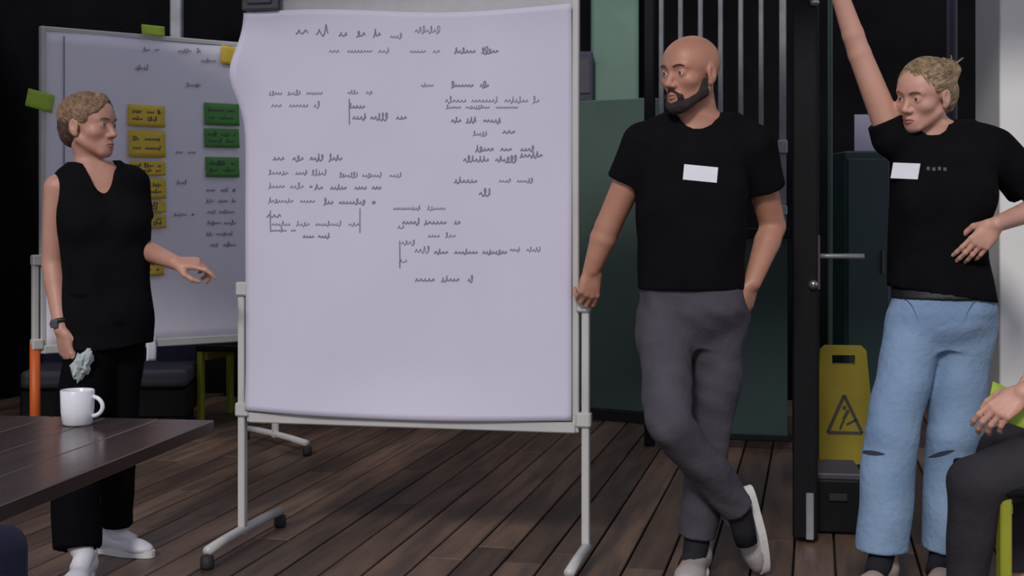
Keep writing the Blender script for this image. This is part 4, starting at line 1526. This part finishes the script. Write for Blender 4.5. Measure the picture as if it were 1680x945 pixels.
# ================================================================== short-haired woman beside the board
def build_speaker():
    d = 4.98
    base = Vector((at(165, 0, d).x, d, 0))
    x = lambda px, dd=d: (px - 840) / FPX * dd
    S, F = (-0.91, -0.42, 0), (0.42, -0.91, 0)
    sec = [((x(174), d, 0.74), 0.140, 0.112), ((x(175), d, 0.82), 0.150, 0.122), ((x(174), d, 0.92), 0.138, 0.112),
           ((x(173), d, 1.00), 0.130, 0.105), ((x(170), d, 1.15), 0.140, 0.112), ((x(165), d, 1.25), 0.138, 0.100),
           ((x(160), d, 1.325), 0.098, 0.072), ((x(154), d, 1.37), 0.050, 0.050)]
    shR, elR, wrR = at(94, 308, 4.93), at(87, 432, 4.95), at(101, 541, 4.86)
    shL, elL, wrL = at(217, 302, 5.06), at(228, 406, 5.04), at(288, 431, 4.87)
    hipR, knR, anR = at(152, 548, 4.96), at(124, 730, 4.80), at(126, 900, 4.69)
    hipL, knL, anL = at(198, 548, 5.02), at(194, 720, 5.00), at(191, 868, 5.02)
    H = Head(at(146, 207, 4.96), (0.94, -0.33, 0.02), (-0.02, 0, 1), 1.0)
    neck = at(152, 284, 4.99)
    tip = at(355, 440, 4.8)
    lo, hi = bounds([shR, elR, wrL, tip, anR, anL, H.p(0, 0, 120), (x(165), d, 0.0)], 0.14)
    hc = V(at(112, 575, 4.85))
    f = Field(lo, hi, 0.0056, [(H.c - 0.13, H.c + 0.13), (hc - 0.12, hc + 0.12), (V(wrL) - 0.04, V(wrL) + 0.17)], 0.0032)
    f.add(loft(inner(sec), S, F, -0.012), 0.02)
    f.add(rc(at(118, 300, 4.95), at(205, 296, 5.02), 0.048, 0.048), 0.05)
    arm(f, shR, elR, wrR, 0.046, 0.038, 0.037, 0.025)
    arm(f, shL, elL, wrL, 0.044, 0.036, 0.036, 0.025)
    hand(f, wrR, (0.22, 0.0, -0.97), (-0.62, -0.75, -0.1), True, curls=((18, 38, 25), (24, 40, 28), (28, 42, 28), (32, 44, 28)), s=0.98, thumb=0.7)
    hand(f, wrL, (0.98, -0.15, -0.03), (0.05, -0.45, 0.9), False, curls=((12, 25, 20), (35, 55, 40), (45, 60, 40), (50, 60, 40)), s=0.90, thumb=0.4)
    for l in ((hipR, knR, anR), (hipL, knL, anL)):
        leg(f, *l, r2=0.046, r3=0.03)
    f.add(rc((x(139, 4.66), 4.66, 0.075), (x(139, 4.66), 4.58, 0.045), 0.018, 0.011), 0.02)
    f.add(rc((x(188, 5.02), 5.02, 0.075), (x(188, 5.02) + 0.075, 4.99, 0.045), 0.018, 0.011), 0.02)
    head_solid(f, H, neck, 0.046, False)
    me = f.mesh('person', base, 1)
    P = link('person', me, M['skinl'])
    P.location = base
    tag(P, 'person with short blond hair in sleeveless black top, one hand held out, beside white cup', 'person')
    bv = bvh_of(me)
    face_parts(P, base, H, M['browb'], bv)
    # long blond top, cropped brown sides
    g = Field(H.c - 0.15, H.c + 0.15, 0.0032)
    g.add(H.e((0, -16, 40), (82, 99, 80)), 0.01)
    g.keep(H.p(0, 0, 0) + H.d(0, 0.72, -0.69) * 0.010, H.d(0, 0.72, -0.69))
    g.keep(H.p(0, -60, -2), H.d(0, -0.55, -0.85))
    g.add(H.rc((10, 52, 92), (46, 62, 50), 17, 11), 0.02)
    g.add(H.rc((40, 50, 72), (66, 30, 22), 15, 9), 0.02)
    g.add(H.rc((-10, 50, 92), (-50, 54, 45), 15, 9), 0.02)
    g.strands(0.0012, 9, H.d(0.3, 0.8, -0.5), 1.2)
    hm = g.mesh('hair', base, 1)
    ho = link('hair', hm, M['blondl'], P)
    crown = H.p(0, -50, 118) - V(base)
    side, fwd = H.d(1, 0, 0), H.d(0, 1, 0)
    locks(ho, hm, lambda q: (q - crown) + fwd * 0.03 + side * 0.02, 700, 0.065, 0.0019, M['blondl'], 6)
    g = Field(H.c - 0.16, H.c + 0.16, 0.0040)
    g.add(H.e((0, -20, 26), (79, 95, 82)), 0.01)
    g.add(H.e((0, -58, -22), (58, 44, 52)), 0.03)
    g.keep(H.p(0, 14, 0), H.d(0, 0.95, -0.25))
    for s in (-1, 1):
        g.cut(H.e((s * 82, -2, -8), (20, 20, 31)), 0.008)
    g.folds(0.0010, 12, 8)
    hm2 = g.mesh('hair', base, 1)
    hs = link('hair', hm2, M['brownhair'], P)
    locks(hs, hm2, lambda q: q - crown, 400, 0.030, 0.0014, M['brownhair'], 7)
    hs['label'] = 'cropped brown hair at the sides and nape'
    # sleeveless top with an open V neck
    g = Field(*bounds([shR, shL, (x(172), d, 0.70), (x(172), d, 1.35)], 0.13), 0.0056)
    g.add(loft(sec[0:], S, F, 0.018), 0.02)
    Fv, Sv = nrm(F), nrm(S)
    c = V((x(169), d, 1.175))
    for s in (-1, 1):
        g.add(ell(c + Fv * 0.085 + Sv * s * 0.068, (0.066, 0.056, 0.066)), 0.05)
    g.add(rc(at(114, 300, 4.95), at(210, 296, 5.02), 0.056, 0.056), 0.04)
    sleeve(g, shL, elL, 0.55, 0.062, 0.060)
    g.folds(0.0036, 61)
    n1 = V((x(160), d, 1.37)) + Fv * 0.03
    g.cut(rc(n1, n1 + np.array([0, 0, 0.12]), 0.060, 0.075), 0.006)
    vt = V((x(169), d, 1.205)) + Fv * 0.16
    g.cut(rc(n1 + Fv * 0.02 + np.array([0, 0, -0.01]), vt, 0.050, 0.004), 0.006)
    g.keep((0, 0, 0.73), (0, 0, -1))
    sm = g.mesh('sleeveless_top', base, 1)
    link('sleeveless_top', sm, M['blackcloth'], P)
    # wide trousers
    g = Field(*bounds([hipR, hipL, knR, knL, anR, anL, (x(172), d, 0.95)], 0.15), 0.0062)
    seat_of(g, sec[:3], S, F, 0.012)
    sock(P, base, [V(anR) + V((0, 0, 0.03)), V((x(139, 4.66), 4.66, 0.075)), V((x(139, 4.66), 4.60, 0.05))], 0.040, 'shoew')
    sock(P, base, [V(anL) + V((0, 0, 0.05)), V(anL) + V((0.005, 0, -0.02)), V(anL) + V((0.06, -0.02, -0.045))], 0.040, 'shoew')
    cuffed_leg(g, hipR, knR, anR, 0.092, 0.078, 0.080, 1.0)
    cuffed_leg(g, hipL, knL, anL, 0.090, 0.062, 0.056, 0.95)
    g.folds(0.0036, 71)
    link('trousers', g.mesh('trousers', base, 1), M['blackpants'], P)
    shoe(P, base, (x(139, 4.66), 4.66, 0.0), (0.05, -1, 0), (0, 0, 1), 0.86, M['shoew'], M['sole'], M['shoew'])
    shoe(P, base, (x(186, 5.02), 5.02, 0.0), (0.93, -0.36, 0), (0, 0, 1), 0.86, M['shoew'], M['sole'], M['shoew'])
    # watch
    w0 = V(wrR) + (V(elR) - V(wrR)) * 0.10 - V(base)
    ax = nrm(V(elR) - V(wrR))
    rings = MB()
    u = nrm(np.cross(ax, (0, 1, 0)))
    v = np.cross(ax, u)
    pts = [Vector(w0 + (u * math.cos(a) + v * math.sin(a)) * 0.0285) for a in np.linspace(0, 2 * math.pi, 25)]
    rings.tube(pts, 0.0085, 8)
    wo = rings.build('wristwatch', M['strap'], P, True)
    fc = w0 + nrm(np.array([-0.3, -0.95, 0])) * 0.036
    MB().box(Vector(fc), (0.026, 0.008, 0.030), bevel=0.003, seg=2).build('watch_case', M['clip'], wo)
    # crumpled tissue in the lowered hand
    t = bmesh.new()
    bmesh.ops.create_icosphere(t, subdivisions=3, radius=1.0)
    r = random.Random(4)
    for q in t.verts:
        k = 0.78 + 0.16 * math.sin(7 * q.co.x + 2) * math.sin(6 * q.co.y) + 0.16 * math.sin(8 * q.co.z + 3 * q.co.x)
        q.co = Vector((q.co.x * 0.026, q.co.y * 0.024, q.co.z * 0.046)) * k * 1.15
    mb = MB()
    mb._merge(t)
    o = mb.build('crumpled_tissue', M['crumple'])
    o.location = at(133, 600, 4.80)
    o.scale = (1.25, 1.25, 1.25)
    o.rotation_euler = (0, math.radians(25), 0)
    tag(o, 'small pale crumpled tissue in the lowered hand beside the cup', 'tissue')
    return P


# ================================================================== seated listener at the right edge
def build_listener():
    base = Vector((1.68, 4.13, 0))
    S, F = (0.05, -1, 0), (-1, -0.05, 0)
    sec = [((1.68, 4.14, 0.53), 0.165, 0.125), ((1.69, 4.14, 0.64), 0.165, 0.125), ((1.71, 4.14, 0.80), 0.155, 0.115),
           ((1.725, 4.14, 1.00), 0.172, 0.118), ((1.73, 4.14, 1.10), 0.165, 0.100), ((1.725, 4.14, 1.165), 0.11, 0.075), ((1.72, 4.14, 1.21), 0.06, 0.058)]
    hipL, knL, anL = (1.72, 4.05, 0.565), at(1601, 792, 3.98), (1.285, 4.03, 0.10)
    hipR, knR, anR = (1.72, 4.23, 0.565), (1.50, 4.33, 0.47), (1.56, 4.34, 0.10)
    shL, elL, wrL = (1.735, 3.965, 1.10), (1.655, 3.93, 0.83), at(1678, 645, 3.94)
    shR, elR, wrR = (1.735, 4.315, 1.10), (1.74, 4.38, 0.84), (1.62, 4.29, 0.74)
    H = Head((1.70, 4.14, 1.385), (-1, 0.05, 0), (0, 0, 1), 1.04)
    lo, hi = bounds([hipL, knL, anL, knR, anR, shR, shL, H.p(0, 0, 120), (1.68, 4.13, 0)], 0.16)
    f = Field(lo, hi, 0.0075, [(V(at(1640, 672, 3.94)) - 0.10, V(at(1640, 672, 3.94)) + 0.10)], 0.0032)
    f.add(loft(inner(sec), S, F, -0.012), 0.02)
    f.add(rc((1.735, 4.03, 1.12), (1.735, 4.25, 1.12), 0.055, 0.055), 0.05)
    arm(f, shL, elL, wrL, 0.05, 0.042, 0.041, 0.029)
    arm(f, shR, elR, wrR, 0.05, 0.042, 0.041, 0.029)
    hand(f, wrL, (-0.80, 0.0, -0.60), (-0.1, -0.75, 0.65), False, curls=((18, 25, 20), (25, 30, 20), (30, 35, 20), (35, 35, 20)), s=0.98, thumb=0.4)
    hand(f, wrR, (-0.85, 0.0, -0.5), (-0.3, 0.4, 0.8), True, curl=(20, 25, 20), s=0.98)
    leg(f, hipL, knL, anL)
    leg(f, hipR, knR, anR)
    f.add(rc(V(anL) + np.array([0, 0, -0.02]), V(anL) + np.array([-0.10, 0, -0.05]), 0.020, 0.012), 0.02)
    f.add(rc(V(anR) + np.array([0, 0, -0.02]), V(anR) + np.array([-0.10, 0, -0.05]), 0.020, 0.012), 0.02)
    head_solid(f, H, (1.72, 4.14, 1.20), 0.056)
    me = f.mesh('person', base, 1)
    P = link('person', me, M['skinw'])
    P.location = base
    tag(P, 'seated person at the right edge in charcoal trousers, hand on knee', 'person')
    bv = bvh_of(me)
    face_parts(P, base, H, M['brow'], bv)
    g = Field(H.c - 0.16, H.c + 0.16, 0.006)
    g.add(H.e((0, -14, 34), (82, 99, 83)), 0.01)
    g.keep(H.p(0, 0, 0) + H.d(0, 0.75, -0.66) * 0.014, H.d(0, 0.75, -0.66))
    g.folds(0.0015, 3, 6)
    link('hair', g.mesh('hair', base, 1), M['brownhair'], P)
    g = Field(*bounds([shR, shL, (1.68, 4.14, 0.55), elL, elR], 0.14), 0.0075)
    g.add(loft(sec, S, F, 0.018), 0.02)
    g.add(rc((1.735, 4.03, 1.12), (1.735, 4.25, 1.12), 0.064, 0.064), 0.05)
    sleeve(g, shL, elL, 0.75, 0.068, 0.064)
    sleeve(g, shR, elR, 0.75, 0.068, 0.064)
    g.folds(0.004, 81)
    g.cut(rc((1.70, 4.14, 1.235), (1.70, 4.14, 1.35), 0.060, 0.068), 0.006)
    g.keep((1.68, 4.14, 0.56), (0, 0, -1))
    link('t_shirt', g.mesh('t_shirt', base, 1), M['blackcloth'], P)
    g = Field(*bounds([hipL, hipR, knL, knR, anL, anR], 0.16), 0.0065)
    g.add(loft(sec[:2] + [((1.70, 4.14, 0.72), 0.160, 0.12)], S, F, 0.012), 0.05)
    cuffed_leg(g, hipL, knL, anL, 0.098, 0.078, 0.050, 0.95)
    cuffed_leg(g, hipR, knR, anR, 0.098, 0.080, 0.056, 0.95)
    g.folds(0.0042, 91)
    link('trousers', g.mesh('trousers', base, 1), M['darkpants'], P)
    shoe(P, base, (anL[0], anL[1], 0.0), (-1, 0, 0), (0, 0, 1), 1.04, M['shoem'], M['sole'], M['shoem'])
    shoe(P, base, (anR[0], anR[1], 0.0), (-1, 0, 0), (0, 0, 1), 1.04, M['shoem'], M['sole'], M['shoem'])
    return P


build_man()
build_pointer()
build_speaker()
build_listener()
make_chair((1.56, 4.13, 0), math.radians(-90), 'black chair with lime legs under the seated person at the right edge', 0.455)
me = sheet(lambda u, v: Vector(((u - 0.5) * 0.16, 0.008 * math.sin(3 * u), (v - 0.5) * 0.10)), 6, 3, 0.0015)
o = link('moderation_card', me, M['lime'])
o.location = at(1668, 668, 3.99)
o.rotation_euler = (math.radians(-25), math.radians(20), 0)
tag(o, 'lime card in the lap of the seated person at the right edge', 'card')
